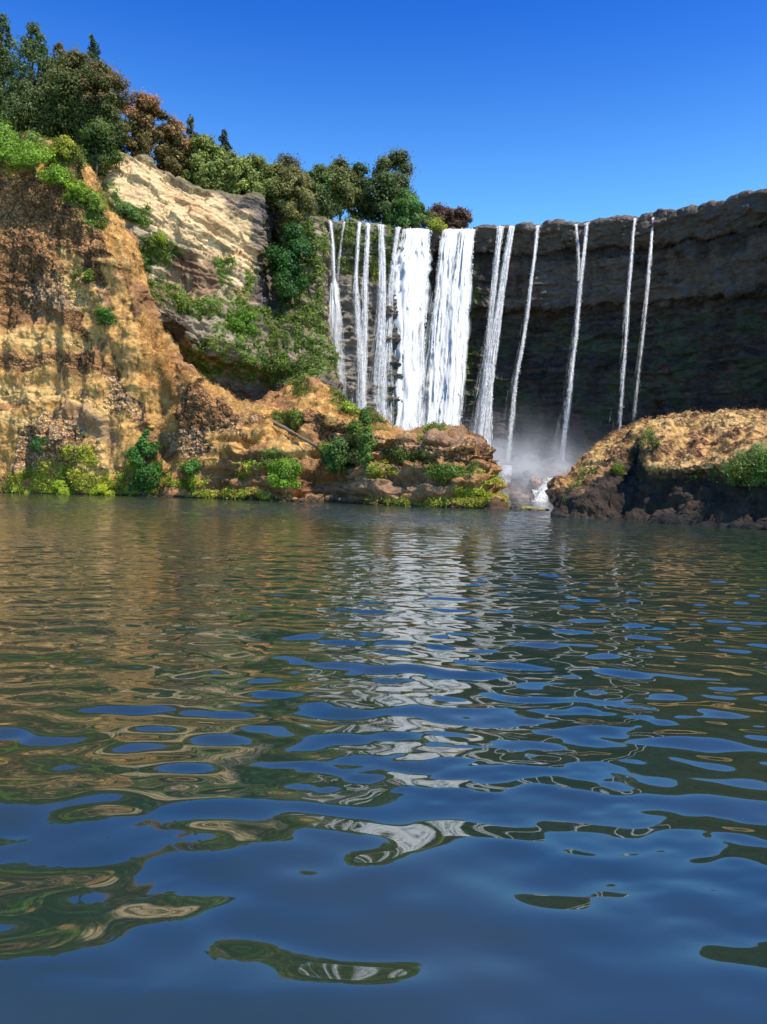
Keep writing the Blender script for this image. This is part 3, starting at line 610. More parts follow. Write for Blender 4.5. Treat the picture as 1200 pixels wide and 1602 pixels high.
def stream(label, pts, seed, dens=1.0, veil=.5, group='ribbons of the waterfall', drops=1.0):
    """pts: (px, py, Y, width in m, alpha). Strands of falling water along that path."""
    rng = np.random.default_rng(seed); Pt = np.array(pts, float); W3 = P(Pt[:, 0], Pt[:, 1], Pt[:, 2])
    seg = np.linalg.norm(np.diff(W3, axis=0), axis=1); s = np.concatenate([[0], np.cumsum(seg)]); Ltot = s[-1]
    def path(t):
        return np.stack([np.interp(t, s, W3[:, k]) for k in range(3)], -1)
    wfun = lambda t: np.interp(t, s, Pt[:, 3]); afun = lambda t: np.interp(t, s, Pt[:, 4])
    wm = np.trapz(Pt[:, 3], s) / Ltot
    nst = int(dens * Ltot * max(wm, .45) * (6 if wm > 2 else 11)) + 30
    K = 9
    t0 = rng.uniform(-2, Ltot, nst); ln = rng.uniform(2.0, 7.0, nst)
    t = t0[:, None] + np.linspace(0, 1, K)[None] * ln[:, None]; ok = (t > 0) & (t < Ltot); t = np.clip(t, 0, Ltot)
    u = np.clip(rng.normal(0, .24, nst), -.6, .6) if wm < 1.2 else rng.uniform(-.5, .5, nst) + rng.normal(0, .05, nst)
    C = path(t); w = wfun(t); wand = rng.normal(0, .04, (nst, K)).cumsum(1) * (.6 if wm > 1 else .3)
    fray = 1 + .35 * (t / Ltot); C[..., 0] += u[:, None] * w * fray + wand; C[..., 1] += rng.normal(-.1, .16 + .04 * wm, nst)[:, None] + .3 * rng.normal(0, .05, (nst, K)).cumsum(1)
    wisp = rng.random(nst) < (.28 if wm > 1.2 else .14); tl = t / max(Ltot, 25.); C[..., 0] -= wisp[:, None] * (tl ** 1.6) * (rng.random(nst) ** 1.5 * (1.0 + .5 * wm) * 1.9)[:, None]
    C[..., 0] += .22 * np.sin(t * .21 + seed) * (t / Ltot) * min(1, wm + .3)
    hw = rng.uniform(.025, .08, nst) * (1 + .25 * min(wm, 4)); isv = rng.random(nst) < veil * .6; hw = np.where(isv, hw * 3.6, hw)
    prof = np.sin(np.pi * np.linspace(.04, .96, K)) ** .6
    ang = rng.normal(0, R(32), nst); dx, dy = np.cos(ang), np.sin(ang)
    off = hw[:, None] * prof[None]
    a = C.copy(); b = C.copy(); c0 = C.copy()
    a[..., 0] -= off * dx[:, None]; a[..., 1] -= off * dy[:, None]; b[..., 0] += off * dx[:, None]; b[..., 1] += off * dy[:, None]
    al = afun(t) * prof[None] * np.where(isv, .32 if wm > 2 else .2, 1.0)[:, None] * (1.15 - .6 * np.clip(np.abs(u) / .6, 0, 1) ** 2)[:, None] * np.where(wisp, .45, 1)[:, None] * rng.uniform(.5, 1.1, nst)[:, None] * ok
    V = np.stack([a, c0, b], 2).reshape(-1, 3)                 # (nst,K,3)
    AL = np.stack([al * .1, al * 1.25, al * .1], 2).ravel()
    i = (np.arange(nst)[:, None, None] * K * 3 + np.arange(K - 1)[None, :, None] * 3 + np.arange(2)[None, None, :])
    Fc = np.stack([i, i + 1, i + 4, i + 3], -1).reshape(-1, 4)
    # the body of the stream: a folded sheet, thin at its edges
    na, nb_ = 21, max(12, int(Ltot / .8)); tt = np.linspace(0, Ltot, nb_); uu = np.linspace(-.5, .5, na)
    Cc = path(tt)[:, None] + np.zeros((1, na, 1)); ww = wfun(tt)[:, None] * 1.22 * (1.0 + .05 * rng.normal(0, 1, (nb_, 1)))
    q3 = np.stack([np.broadcast_to(uu[None] * 9 * max(wm, .4), (nb_, na)).ravel(), np.repeat(tt, na) / 5, np.full(na * nb_, seed * 1.7)], 1)
    fold = fbm(q3, 1.0, 4, seed).reshape(nb_, na)
    ww = ww * (1 + .18 * fbm(np.stack([tt / 4, tt * 0, tt * 0 + seed], 1), 1, 3, seed))[:, None]; Cc[..., 0] += uu[None] * ww + (.22 * np.sin(tt * .21 + seed) * (tt / Ltot) * min(1, wm + .3))[:, None]; Cc[..., 1] += .13 * min(wm, 3) * fold - .18 * (1 - (2 * uu[None]) ** 2) * wm - (.35 if wm > 2 else -.05)
    ca = afun(tt)[:, None] * np.clip(1.5 * (1 - np.abs(2 * uu[None]) ** 1.5), 0, 1) * (1.6 if wm > 2 else .55) * np.clip(1 + .5 * fold, .4, 1.4); ca[:, [0, -1]] = 0
    V = np.concatenate([V, Cc.reshape(-1, 3)]); AL = np.concatenate([AL, ca.ravel()]); Fc = np.concatenate([Fc, grid_faces(nb_, na) + nst * K * 3])
    # drops: little bright lumps thrown off the sheet
    nd = int(drops * Ltot * (6 + 5 * wm)); td = rng.uniform(0, Ltot, nd); D = path(td); D[:, 0] += np.clip(rng.normal(0, .34, nd), -.62, .62) * wfun(td) + rng.normal(0, .05, nd); D[:, 1] += rng.normal(0, .35, nd) - .2
    sz = rng.uniform(.02, .06, nd)[:, None] * (1 + .2 * min(wm, 4))
    oct_ = np.array([(1, 0, 0), (0, 1, 0), (-1, 0, 0), (0, -1, 0), (0, 0, 2.2), (0, 0, -2.2)], float)
    DV = (D[:, None] + oct_[None] * sz[:, :, None]).reshape(-1, 3); q = np.arange(nd)[:, None, None] * 6 + len(V)
    tri = np.array([(0, 1, 4, 4), (1, 2, 4, 4), (2, 3, 4, 4), (3, 0, 4, 4), (1, 0, 5, 5), (2, 1, 5, 5), (3, 2, 5, 5), (0, 3, 5, 5)])
    DF = (q + tri[None]).reshape(-1, 4)
    # as triangles to stay clean
    Fc3 = np.concatenate([Fc[:, [0, 1, 2]], Fc[:, [0, 2, 3]], DF[:, :3]])
    V = np.concatenate([V, DV]); AL = np.concatenate([AL, np.repeat(np.clip(afun(td) * 1.2, 0, 1.5), 6)])
    org = W3[-1]
    link('falling_stream', mk_mesh('falling_stream', V - org, Fc3, M_SHEET if wm > 2 and Ltot > 20 else M_FALL, None, True, dict(alpha=AL)), None, org, label, 'waterfall', group)
def fall(label, path, seed, off=2.2, to_water=True, **k):
    """path: (px, py, width px, alpha); depth follows the cliff, thrown out a little on the way down"""
    px0, py0 = path[0][:2]; Y0 = float(np.interp(px0, YAx, YAy)); pts = []
    pts.append((px0 + 1, py0 + 5, Y0 + .6, path[0][2] * Y0 / F, .8)); H = 380; py0 += 5
    for (x, y, w, a) in path:
        w *= (.5 if px0 > 830 else .62) if w < 18 else .95
        t = (max(y, py0) - py0) / H; Yv = Y0 - 1.25 - off * math.sqrt(max(t, 0)); pts.append((x, y, Yv, w * Yv / F, a))
    if to_water:
        x, y, w, a = path[-1]; bot = float(water_py(np.array(float(x)), np.array(Yv)))
        if bot > y + 4: pts.append((x - (bot - y) * .06, bot, Yv - .3, w * 1.15 * Yv / F, a))
    stream(label, pts, seed, **k)
fall('thin leftmost ribbon of falling water that fans into a faint veil below the ledge', [(517,348,5,.9),(520,390,6,.9),(522,437,7,.8),(523,446,16,.7),(524,500,22,.38),(525,560,26,.28),(527,640,30,.2)], 1, 3.6, dens=1.2)
fall('faintest short trickle just right of the leftmost ribbon of the waterfall', [(539,347,4,.6),(535,370,4,.5),(531,410,5,.35),(530,440,5,.2)], 2, 0.6, to_water=False, dens=.8, drops=.4)
fall('thin ribbon of falling water third from the left, before a mossy wall', [(562,349,7,.9),(559,400,7,.85),(557,438,8,.8),(557,448,12,.7),(561,520,14,.55),(565,580,15,.6),(567,660,16,.6)], 3, 3.4, dens=1.6)
fall('narrow ribbon of falling water fourth from the left, joining its neighbour lower down', [(576,350,8,1),(574,400,9,.95),(571,445,11,.9),(570,520,14,.8),(568,580,16,.85),(567,660,17,.85)], 4, 3.4, dens=2)
fall('narrow double ribbon of falling water fifth from the left', [(596,352,12,1),(598,400,12,1),(598,450,14,.95),(597,520,16,.8),(596,600,18,.75),(595,660,18,.7)], 5, 3.2, dens=2)
fall('narrow veil of falling water against the left edge of the broadest white column', [(623,356,9,.9),(616,400,7,.8),(611,450,11,.6),(608,520,16,.6),(604,600,20,.6),(602,665,20,.6)], 6, 3.0, dens=1.8)
fall('broadest bright white column of the waterfall, behind the promontory', [(650,360,40,1.2),(646,400,44,1.2),(642,450,46,1.2),(637,520,48,1.15),(632,600,50,1.1),(627,670,50,1.1)], 7, 2.6, dens=3.0, drops=2)
fall('white column of falling water, left half of the forked pair beside the broadest column', [(705,360,24,1.1),(699,410,24,1),(693,470,24,.95),(686,540,26,.95),(680,610,28,.95),(674,675,30,.95)], 8, 2.6, dens=2.8, drops=2)
fall('white column of falling water, right half of the forked pair beside the broadest column', [(730,360,22,1.2),(724,410,26,1.2),(718,470,30,1.2),(712,540,30,1.1),(706,610,32,1.1),(700,678,34,1.1)], 9, 2.6, dens=3.0, drops=2)
fall('slim ribbon of falling water that merges leftwards into the tall one beside it', [(783,354,13,1),(778,400,12,1),(772,460,12,.95),(765,520,12,.9),(759,600,14,.9),(753,690,15,.8)], 10, 2.6, dens=2.2)
fall('tall solid ribbon of falling water left of the two thin ones over dark rock', [(801,354,12,1.1),(793,400,12,1.1),(784,460,14,1.1),(775,520,16,1.1),(766,600,17,1.1),(757,690,18,1.05),(754,735,18,.7)], 11, 2.6, dens=2.6)
fall('thin ribbon of falling water that frays into loose drops above the cascade steps', [(841,353,9,1),(836,400,9,1),(828,460,10,.95),(820,530,10,.9),(809,590,10,.75),(802,640,11,.6),(796,690,13,.4),(791,735,14,.3)], 12, 2.6, to_water=False, dens=2.0)
fall('short thin trickle on the dark wall joining the ribbon at its right', [(901,351,7,.9),(903,380,7,.8),(905,410,7,.6),(904,440,6,.4)], 13, 1.0, to_water=False, dens=1.6)
fall('long thin ribbon of falling water ending behind the left tip of the dark outcrop', [(918,349,7,1),(914,390,8,1),(908,450,10,1),(902,520,11,1),(893,590,11,.9),(885,660,11,.8),(878,740,12,.45)], 14, 3.6, dens=2.2)
fall('thin ribbon of falling water, left of the last two before the far dark wall', [(993,342,6,1),(989,390,7,.95),(984,450,8,.9),(979,520,8,.75),(974,590,7,.55),(970,668,7,.4)], 15, 7.5, dens=2.2)
fall('rightmost thin ribbon of falling water, fading out halfway down', [(1021,341,6,1),(1018,390,7,.95),(1013,450,8,.8),(1007,510,8,.45),(1001,560,7,.18),(994,640,7,.12)], 16, 7.0, dens=2.0)
stream('small white cascade sliding down the steps below the frayed ribbon', [(794,728,131.5,1.4,.45),(792,748,129.5,1.3,.4),(788,764,127,1.5,.38),(785,788,122.5,2.4,.35)], 17, 3.5, .5, 'cascades at the foot of the falls')
stream('white cascade foaming between the pale boulder and the dark outcrop', [(872,748,127,3.2,.55),(864,758,125.5,2.8,.45),(853,768,123.5,1.8,.4),(844,782,121,1.3,.42),(841,792,118.5,2.6,.4)], 18, 3.5, .5, 'cascades at the foot of the falls')
stream('thin white cascade just left of the foaming one, below the pale boulder', [(835,762,127.5,.7,.9),(838,772,125,.8,.9),(843,780,122.5,.9,.8)], 19, 4, .5, 'cascades at the foot of the falls')

# ------------------------------------------------------------------ spray at the foot of the falls
def mist():
    nu, nv = 40, 20; th = np.linspace(0, 2 * np.pi, nu); ph = np.linspace(0, np.pi, nv)
    T, Q = np.meshgrid(th, ph, indexing='ij')
    V = np.stack([np.cos(T) * np.sin(Q) * 25, np.sin(T) * np.sin(Q) * 11, np.cos(Q) * 17], -1).reshape(-1, 3)
    m = bpy.data.materials.new('spray'); t, N, L = nodes(m); N.remove(N['Principled BSDF']); out = N['Material Output']
    pv = N.new('ShaderNodeVolumePrincipled'); pv.inputs['Color'].default_value = (.93, .95, 1, 1); pv.inputs['Anisotropy'].default_value = .1
    tc = N.new('ShaderNodeTexCoord'); ln = N.new('ShaderNodeVectorMath'); ln.operation = 'LENGTH'
    mp = N.new('ShaderNodeMapping'); mp.inputs['Scale'].default_value = (1 / 25, 1 / 11, 1 / 17); L.new(tc.outputs['Object'], mp.inputs[0]); L.new(mp.outputs[0], ln.inputs[0])
    fr_ = N.new('ShaderNodeMapRange'); fr_.inputs['From Min'].default_value = 1; fr_.inputs['From Max'].default_value = .1; fr_.inputs['To Min'].default_value = 0; fr_.inputs['To Max'].default_value = 1
    L.new(ln.outputs['Value'], fr_.inputs['Value']); sq = N.new('ShaderNodeMath'); sq.operation = 'POWER'; sq.inputs[1].default_value = 2; L.new(fr_.outputs[0], sq.inputs[0])
    n = N.new('ShaderNodeTexNoise'); n.inputs['Scale'].default_value = .25; n.inputs['Detail'].default_value = 3; L.new(tc.outputs['Object'], n.inputs['Vector'])
    mr = N.new('ShaderNodeMapRange'); mr.inputs['From Min'].default_value = .35; mr.inputs['From Max'].default_value = .65; mr.inputs['To Min'].default_value = .3; mr.inputs['To Max'].default_value = 1.4; L.new(n.outputs['Fac'], mr.inputs['Value'])
    mu = N.new('ShaderNodeMath'); mu.operation = 'MULTIPLY'; L.new(sq.outputs[0], mu.inputs[0]); L.new(mr.outputs[0], mu.inputs[1])
    m2 = N.new('ShaderNodeMath'); m2.operation = 'MULTIPLY'; L.new(mu.outputs[0], m2.inputs[0])
    sz_ = N.new('ShaderNodeSeparateXYZ'); L.new(tc.outputs['Object'], sz_.inputs[0]); hz = N.new('ShaderNodeMapRange'); L.new(sz_.outputs['Z'], hz.inputs['Value'])
    hz.inputs['From Min'].default_value = 0; hz.inputs['From Max'].default_value = 11; hz.inputs['To Min'].default_value = .62; hz.inputs['To Max'].default_value = .10; hz.interpolation_type = 'SMOOTHSTEP'; L.new(hz.outputs[0], m2.inputs[1])
    L.new(m2.outputs[0], pv.inputs['Density']); L.new(pv.outputs[0], out.inputs['Volume'])
    c = P(800, 783, 133.)
    link('spray_mist', mk_mesh('spray_mist', V, grid_faces(nu, nv)[:, ::-1], m), None, (c[0], c[1], .5), 'pale spray rising where the falls meet the pool', 'mist', None, 'stuff')
mist()

# ------------------------------------------------------------------ plants
def quads(C, Nn, size, rng, asp=.55):
    """leaf quads at C, facing roughly Nn"""
    n = len(C); Nn = Nn + rng.normal(0, .55, (n, 3)); Nn /= np.linalg.norm(Nn, axis=1, keepdims=True)
    a = np.cross(Nn, rng.normal(0, 1, (n, 3))); a /= np.linalg.norm(a, axis=1, keepdims=True) + 1e-9; b = np.cross(Nn, a)
    sz = (size * rng.uniform(.6, 1.35, n))[:, None]; a = a * sz; b = b * sz * asp
    V = np.stack([C - a, C - b * 1.0 + a * .1, C + a, C + b + a * .1], 1).reshape(-1, 3)
    return V, (np.arange(n)[:, None] * 4 + np.arange(4)[None])
def tube(pts, rad, k=6):
    pts = np.asarray(pts, float); n = len(pts); T = np.gradient(pts, axis=0); T /= np.linalg.norm(T, axis=1, keepdims=True) + 1e-9
    ref = np.array([.3, .9, .1]); A_ = np.cross(T, ref); A_ /= np.linalg.norm(A_, axis=1, keepdims=True) + 1e-9; B_ = np.cross(T, A_)
    an = np.linspace(0, 2 * np.pi, k, endpoint=False)
    V = pts[:, None] + (np.cos(an)[None, :, None] * A_[:, None] + np.sin(an)[None, :, None] * B_[:, None]) * np.asarray(rad)[:, None, None]
    i = np.arange(n - 1)[:, None] * k + np.arange(k)[None]; j = np.arange(n - 1)[:, None] * k + (np.arange(k)[None] + 1) % k
    return V.reshape(-1, 3), np.stack([i, j, j + k, i + k], -1).reshape(-1, 4)
def join(parts):
    Vs, Fs_, o = [], [], 0
    for v, f in parts: Vs.append(v); Fs_.append(f + o); o += len(v)
    return np.concatenate(Vs), np.concatenate(Fs_)
def plant(name, base, h, w, kind, col, tip, label, cat, group, seed, n=5000, leaf=.3, lean=(0, 0), tipk=.0, bare=.03, clumps=None):
    n = int(n * 1.9); leaf *= .72
    rng = np.random.default_rng(seed); base = np.asarray(base, float)
    cl = []; M = clumps or {'cone': 120, 'round': 85, 'open': 30, 'bush': 22, 'spire': 40}[kind]
    for k in range(M):
        z = (k + rng.random()) / M
        if kind in ('cone', 'spire'):
            zz = bare + (1 - bare) * z; r = (1 - z) ** .62 * .5 * rng.uniform(.6, 1.12); rad = (.17 * (1 - z) + .06) * w
        elif kind == 'round':
            zz = .12 + .82 * z; r = .46 * math.sqrt(max(0, 1 - (2 * z - .85) ** 2 / 1.35)) * rng.uniform(.2, 1.08); rad = rng.uniform(.07, .17) * w
        elif kind == 'open':
            zz = .3 + .64 * z; r = .42 * math.sqrt(max(.1, 1 - (2 * z - .9) ** 2)) * rng.uniform(.4, 1.1); rad = rng.uniform(.13, .22) * w
        else:
            zz = (.0 + .86 * z ** .8) * rng.uniform(.8, 1.12); r = .47 * math.sqrt(max(.02, 1 - z ** 2)) * rng.uniform(.3, 1.1); rad = rng.uniform(.07, .25) * min(w, h * 1.4)
        a = rng.uniform(0, 6.283)
        cl.append((math.cos(a) * r * w + lean[0] * zz * h, math.sin(a) * r * w + lean[1] * zz * h, zz * h - .35 * rad * (z > .8), rad, rng.normal(0, 1)))
    cl = np.array(cl); wt = cl[:, 3] ** 1.6; idx = rng.choice(M, n, p=wt / wt.sum())
    d = rng.normal(0, 1, (n, 3)); d /= np.linalg.norm(d, axis=1, keepdims=True); d[:, 2] *= .85
    rr = rng.uniform(.2, 1.0, n) ** .6 * rng.choice([1, 1, 1.15, 1.4, 1.75], n, p=[.3, .25, .2, .17, .08])
    C = cl[idx, :3] + d * (cl[idx, 3] * rr)[:, None]; C += fbm(C + seed, .9, 2, seed)[:, None] * d * .3
    C[:, 2] = np.maximum(C[:, 2], .03)
    ctr = np.array([0, 0, h * .45]); outw = C - ctr; outw /= np.linalg.norm(outw, axis=1, keepdims=True) + 1e-6
    V, Fc = quads(C, d * .8 + outw * .5 + [0, 0, .35], leaf, rng)
    c = np.asarray(col)[None] * np.array([1.55, 1.45, .85]) * np.exp(.20 * cl[idx, 4] + rng.normal(0, .22, n))[:, None]
    tk = np.clip(tipk * 1.6 * (C[:, 2] / h - .45 + .35 * C[:, 0] / w + .25 * cl[idx, 4] + rng.normal(0, .15, n)), 0, 1) * (rng.random(n) < .85)
    c = c * (1 - tk[:, None]) + np.asarray(tip)[None] * rng.uniform(.7, 1.3, n)[:, None] * tk[:, None]
    cv = np.repeat(np.clip(c, .004, .8), 4, 0)
    root = empty(name, base, label, cat, group)
    link('crown' if cat == 'tree' else 'foliage', mk_mesh('crown', V, Fc, M_LEAF, cv, False), root)
    parts = []; tr_ = .022 * h + .03; zt = np.linspace(-.6, h * .86, 9)
    bend = np.stack([lean[0] * zt + .02 * h * np.sin(zt / h * 5 + seed), lean[1] * zt, zt], 1); parts.append(tube(bend, np.linspace(tr_, tr_ * .2, 9)))
    for k in rng.choice(M, min(M, 12), replace=False):
        e = cl[k, :3]; z0 = max(.05 * h, e[2] - .22 * h); s0 = np.array([np.interp(z0, zt, bend[:, 0]), np.interp(z0, zt, bend[:, 1]), z0])
        q = np.linspace(0, 1, 5)[:, None]; l = s0 * (1 - q) + e * q; l[:, 2] += .04 * h * np.sin(q[:, 0] * 3.14) * -1
        parts.append(tube(l, np.linspace(tr_ * .38, tr_ * .08, 5), 5))
    V, Fc = join(parts); link('trunk' if cat == 'tree' else 'stem', mk_mesh('trunk', V, Fc, M_BARK), root)
    return root
def spot(px, py, names=None, tol=7):
    """the terrain point seen at that place of the picture"""
    best = None
    for T in TER:
        if names and T['name'] not in names: continue
        d = np.hypot(T['px'] - px, T['py'] - py); m = np.where(d < tol)[0]
        if not len(m): m = np.array([d.argmin()])
        i = m[T['Y'][m].argmin()]
        if best is None or (d[i] < tol and T['Y'][i] < best[0]): best = (T['Y'][i] if d[i] < tol else 1e6, T['p'][i])
    return best[1]
DG = (.075, .105, .038); MG = (.10, .13, .05); GG = (.16, .20, .08); OL = (.15, .16, .06); RB = (.30, .13, .075); PB = (.16, .085, .085); LG = (.15, .26, .04); BG = (.05, .15, .03)
TG = 'trees along the cliff top'
def tree(px, ytop, ybase, Y, wpx, kind, col, tip, label, seed, **k):
    b = P(px, ybase, Y); h = (ybase - ytop) * Y / F; w = wpx * Y / F
    name = {'cone': 'conifer_tree', 'spire': 'conifer_tree'}.get(kind, 'leafy_tree')
    plant(name, b, h, w, kind, col, tip, label, 'tree', TG, seed, **k)
tree(-30, 20, 225, 136, 80, 'cone', DG, RB, 'dark conifer cut by the left edge of the picture, outermost of the tree row', 101, n=9000)
tree(4, 30, 225, 134, 66, 'cone', DG, RB, 'tall narrow dark conifer at the left edge, beside the broad pointed one', 102, n=7000)
tree(52, 44, 232, 133, 96, 'cone', (.07, .10, .04), RB, 'broad pointed dark conifer, second tallest from the left edge', 103, n=11000)
tree(92, 72, 240, 136, 70, 'cone', DG, RB, 'dark tree with a ragged top just right of the broad pointed conifer', 104, n=8000, tipk=.5)
tree(143, 58, 200, 141, 46, 'cone', (.05, .08, .04), RB, 'small dark conifer tip poking out above the rusty topped tree', 105, n=4500, clumps=60)
tree(118, 80, 258, 131, 100, 'round', (.08, .105, .038), (.30, .15, .08), 'dense dark green tree with rusty leaves on top, widest of the tall group', 106, n=14000, tipk=.35)
tree(164, 100, 262, 128, 84, 'round', (.085, .11, .04), (.38, .17, .09), 'rounded tree with reddish brown upper right side above the tan cliff', 107, n=12000, tipk=.7)
tree(150, 190, 266, 123, 70, 'bush', (.07, .11, .035), RB, 'low dark green tree overhanging the left end of the tan cliff', 108, n=6000)
tree(228, 146, 262, 130, 72, 'round', (.13, .10, .045), (.52, .26, .11), 'rusty brown tree standing right of the tall dark group', 109, n=9000, tipk=1.6)
tree(272, 186, 284, 132, 56, 'round', (.12, .10, .045), (.52, .28, .13), 'smaller rusty brown tree on the cliff edge right of the first one', 110, n=6500, tipk=1.5)
tree(298, 186, 292, 137, 38, 'cone', (.07, .08, .05), RB, 'thin greyish tree tip between the second rusty tree and the grey green one', 111, n=3000, clumps=60)
tree(318, 210, 305, 133, 60, 'round', GG, RB, 'grey green bushy tree right of the rusty trees', 112, n=6500)
tree(350, 206, 300, 142, 34, 'cone', (.045, .06, .05), RB, 'solitary narrow dark spire rising over the grey green canopy', 113, n=3000, clumps=60)
tree(356, 240, 312, 135, 60, 'round', (.18, .215, .085), RB, 'light green bushy tree below the narrow dark spire', 114, n=6000)
tree(394, 242, 318, 137, 62, 'round', (.16, .195, .08), RB, 'light green round tree above the dark overhang of the tan cliff', 115, n=6500)
tree(428, 256, 330, 139, 56, 'round', (.16, .18, .075), RB, 'olive green tree above the shaded cleft of the cliff', 116, n=5500)
tree(448, 238, 336, 145, 54, 'open', (.09, .085, .06), PB, 'twiggy thin crowned tree showing sky between its upper branches', 117, n=3500, leaf=.22, clumps=22)
tree(462, 262, 362, 137.5, 66, 'round', (.17, .165, .075), (.18, .14, .08), 'olive brown tree leaning over the head of the green gully', 118, n=8000, tipk=.4)
tree(500, 258, 352, 147, 66, 'round', (.095, .13, .055), RB, 'green tree with a rounded top left of the far tall clump', 119, n=7500)
tree(530, 248, 352, 150, 64, 'open', (.14, .155, .07), RB, 'tree with a dusty olive crown directly above the leftmost water ribbons', 120, n=7500, clumps=26)
tree(562, 254, 352, 153, 46, 'round', (.055, .08, .04), RB, 'dark tree squeezed between the dusty olive tree and the tall lobed one', 121, n=5000)
tree(600, 268, 356, 151, 76, 'round', (.06, .09, .045), RB, 'dense dark tree below the tall lobed crown', 122, n=8500)
tree(606, 234, 356, 155, 66, 'open', (.10, .125, .05), (.15, .13, .06), 'tallest tree near the falls, its lobed crown bulging to the right', 123, n=7500, lean=(.10, 0), tipk=.5, clumps=20)
tree(632, 298, 362, 148, 56, 'round', (.075, .15, .055), RB, 'fresh green tree at the lip left of the broadest white column', 124, n=6000)
tree(655, 318, 360, 151, 38, 'bush', (.09, .13, .05), RB, 'small green tree behind the lip between the fresh green tree and the purple shrub', 125, n=3000)
tree(688, 322, 360, 158, 46, 'round', (.13, .075, .07), PB, 'purple brown bushy tree on the skyline, left one of the two above the white columns', 126, n=4500, tipk=.6)
tree(716, 327, 360, 158, 42, 'round', (.13, .075, .07), PB, 'purple brown bushy tree on the skyline, right one of the two above the white columns', 127, n=4000, tipk=.6)
SHB = 'shrubs on the cliffs'
def shrub(px, py, hpx, wpx, col, label, seed, n=1500, leaf=.2, tip=YEL, Y=None, names=None, name='leafy_shrub', **k):
    b = spot(px, py, names) if Y is None else P(px, py, Y)
    Yv = b[1]; plant(name, b, hpx * Yv / F, wpx * Yv / F, 'bush', col, tip, label, 'shrub', SHB, seed, n=n, leaf=leaf, **k)
shrub(683, 362, 22, 26, (.25, .28, .06), 'pale yellow green shrub sitting on the lip between the white columns', 140, Y=148.6)
shrub(456, 470, 128, 68, (.035, .10, .028), 'large dark green leafy shrub growing up the shaded cleft beside the tan cliff', 141, n=8000, leaf=.3, Y=131, tip=(.07,.17,.04), tipk=.5, clumps=30)
shrub(8, 262, 62, 70, LG, 'bright green shrub on the brown buttress at the left edge', 142, n=3500, names=['rocky_slope'])
shrub(58, 262, 48, 60, (.17, .27, .04), 'bright green shrub, middle one of the row capping the brown buttress', 143, n=3200, names=['rocky_slope'])
shrub(104, 250, 42, 40, (.22, .25, .03), 'yellow green shrub on the top right corner of the brown buttress', 144, n=2500, names=['rocky_slope'])
shrub(92, 290, 34, 44, (.16, .26, .04), 'bright green shrub just under the corner of the brown buttress', 145, n=2000, names=['rocky_slope'])
shrub(125, 312, 40, 34, (.17, .26, .03), 'small bright shrub hanging on the right flank of the brown buttress', 146, n=2000, names=['rocky_slope'])
shrub(154, 330, 30, 32, (.16, .23, .05), 'small green shrub at the foot of the pale cliff beside the buttress flank', 147, n=1400, names=['rocky_slope'])
shrub(196, 338, 26, 56, (.08, .15, .06), 'wide grey green shrub against the pale cliff face', 148, n=1800, names=['tan_cliff'])
shrub(218, 438, 54, 34, (.07, .14, .04), 'dark green shrub in the corner between buttress and banded cliff', 149, n=2200, names=['tan_cliff'])
shrub(255, 392, 34, 30, (.20, .26, .04), 'yellow green tuft shrub on the banded cliff below the pale rock', 150, n=1400, names=['tan_cliff'])
shrub(384, 512, 38, 40, (.10, .20, .03), 'vivid green shrub on the overgrown slope below the banded cliff', 151, n=2200, names=['tan_cliff'])
shrub(158, 508, 30, 30, (.06, .14, .03), 'small dark green shrub in the notch of the golden slope', 152, n=1300, names=['rocky_slope'])
shrub(136, 446, 24, 18, (.12, .18, .03), 'tiny green shrub high on the golden slope', 153, n=700, names=['rocky_slope'])
shrub(221, 768, 104, 52, (.05, .13, .03), 'tall dark green shrub rising from the waterline below the golden slope', 154, n=7000, leaf=.22, names=['rocky_slope'], tip=(.12,.28,.05), tipk=1.0, clumps=26)
shrub(58, 712, 26, 22, (.05, .13, .04), 'small dark green shrub amid pale rubble near the left edge', 155, n=900, names=['rocky_slope'])
shrub(100, 770, 26, 50, (.20, .27, .03), 'yellow green shrub at the waterline, nearest the left edge', 156, n=2600, names=['rocky_slope'])
shrub(165, 772, 22, 40, (.26, .30, .03), 'yellow shrub at the waterline left of the tall dark shrub', 157, n=2400, names=['rocky_slope'])
shrub(303, 740, 34, 24, (.07, .17, .04), 'small green shrub under the dark rubble block', 158, n=1200, names=['rocky_slope'])
shrub(440, 762, 46, 58, (.13, .23, .03), 'bright green feathery shrub on the bank left of the shaded hollow', 159, n=3600, names=['rocky_slope'])
shrub(534, 738, 58, 44, (.07, .135, .04), 'tall blue green leafy shrub over the shaded hollow at the waterline', 161, n=4500, names=['rocky_slope'], tip=(.14, .22, .07), tipk=.7)
shrub(570, 740, 66, 26, (.10, .17, .05), 'slender green shrub climbing the rock right of the shaded hollow', 162, n=2400, names=['rocky_slope'])
shrub(574, 662, 28, 18, (.06, .12, .03), 'small dark conical shrub on the ridge before the falls', 163, n=900, names=['rocky_slope'])
shrub(545, 642, 18, 34, (.22, .28, .05), 'low yellow green shrub on the ridge left of the conical one', 164, n=900, names=['rocky_slope'])
shrub(1168, 758, 68, 80, (.12, .17, .05), 'large pale green leafy bush on the edge of the right hand outcrop', 167, n=7000, leaf=.10, names=['rock_outcrop'], tip=(.38, .46, .17), tipk=.8, clumps=34)
shrub(1215, 735, 54, 60, (.12, .22, .05), 'bushy green shrub at the right edge of the picture on the outcrop', 168, n=5000, leaf=.085, names=['rock_outcrop'], tip=(.28, .38, .10), tipk=.8)
shrub(1016, 700, 34, 20, (.13, .17, .06), 'small greyish shrub at the edge of the dark gully in the outcrop', 169, n=1500, leaf=.07, names=['rock_outcrop'])
shrub(962, 736, 18, 30, (.12, .17, .03), 'low green shrub on the left hump of the outcrop', 170, n=1200, leaf=.07, names=['rock_outcrop'])

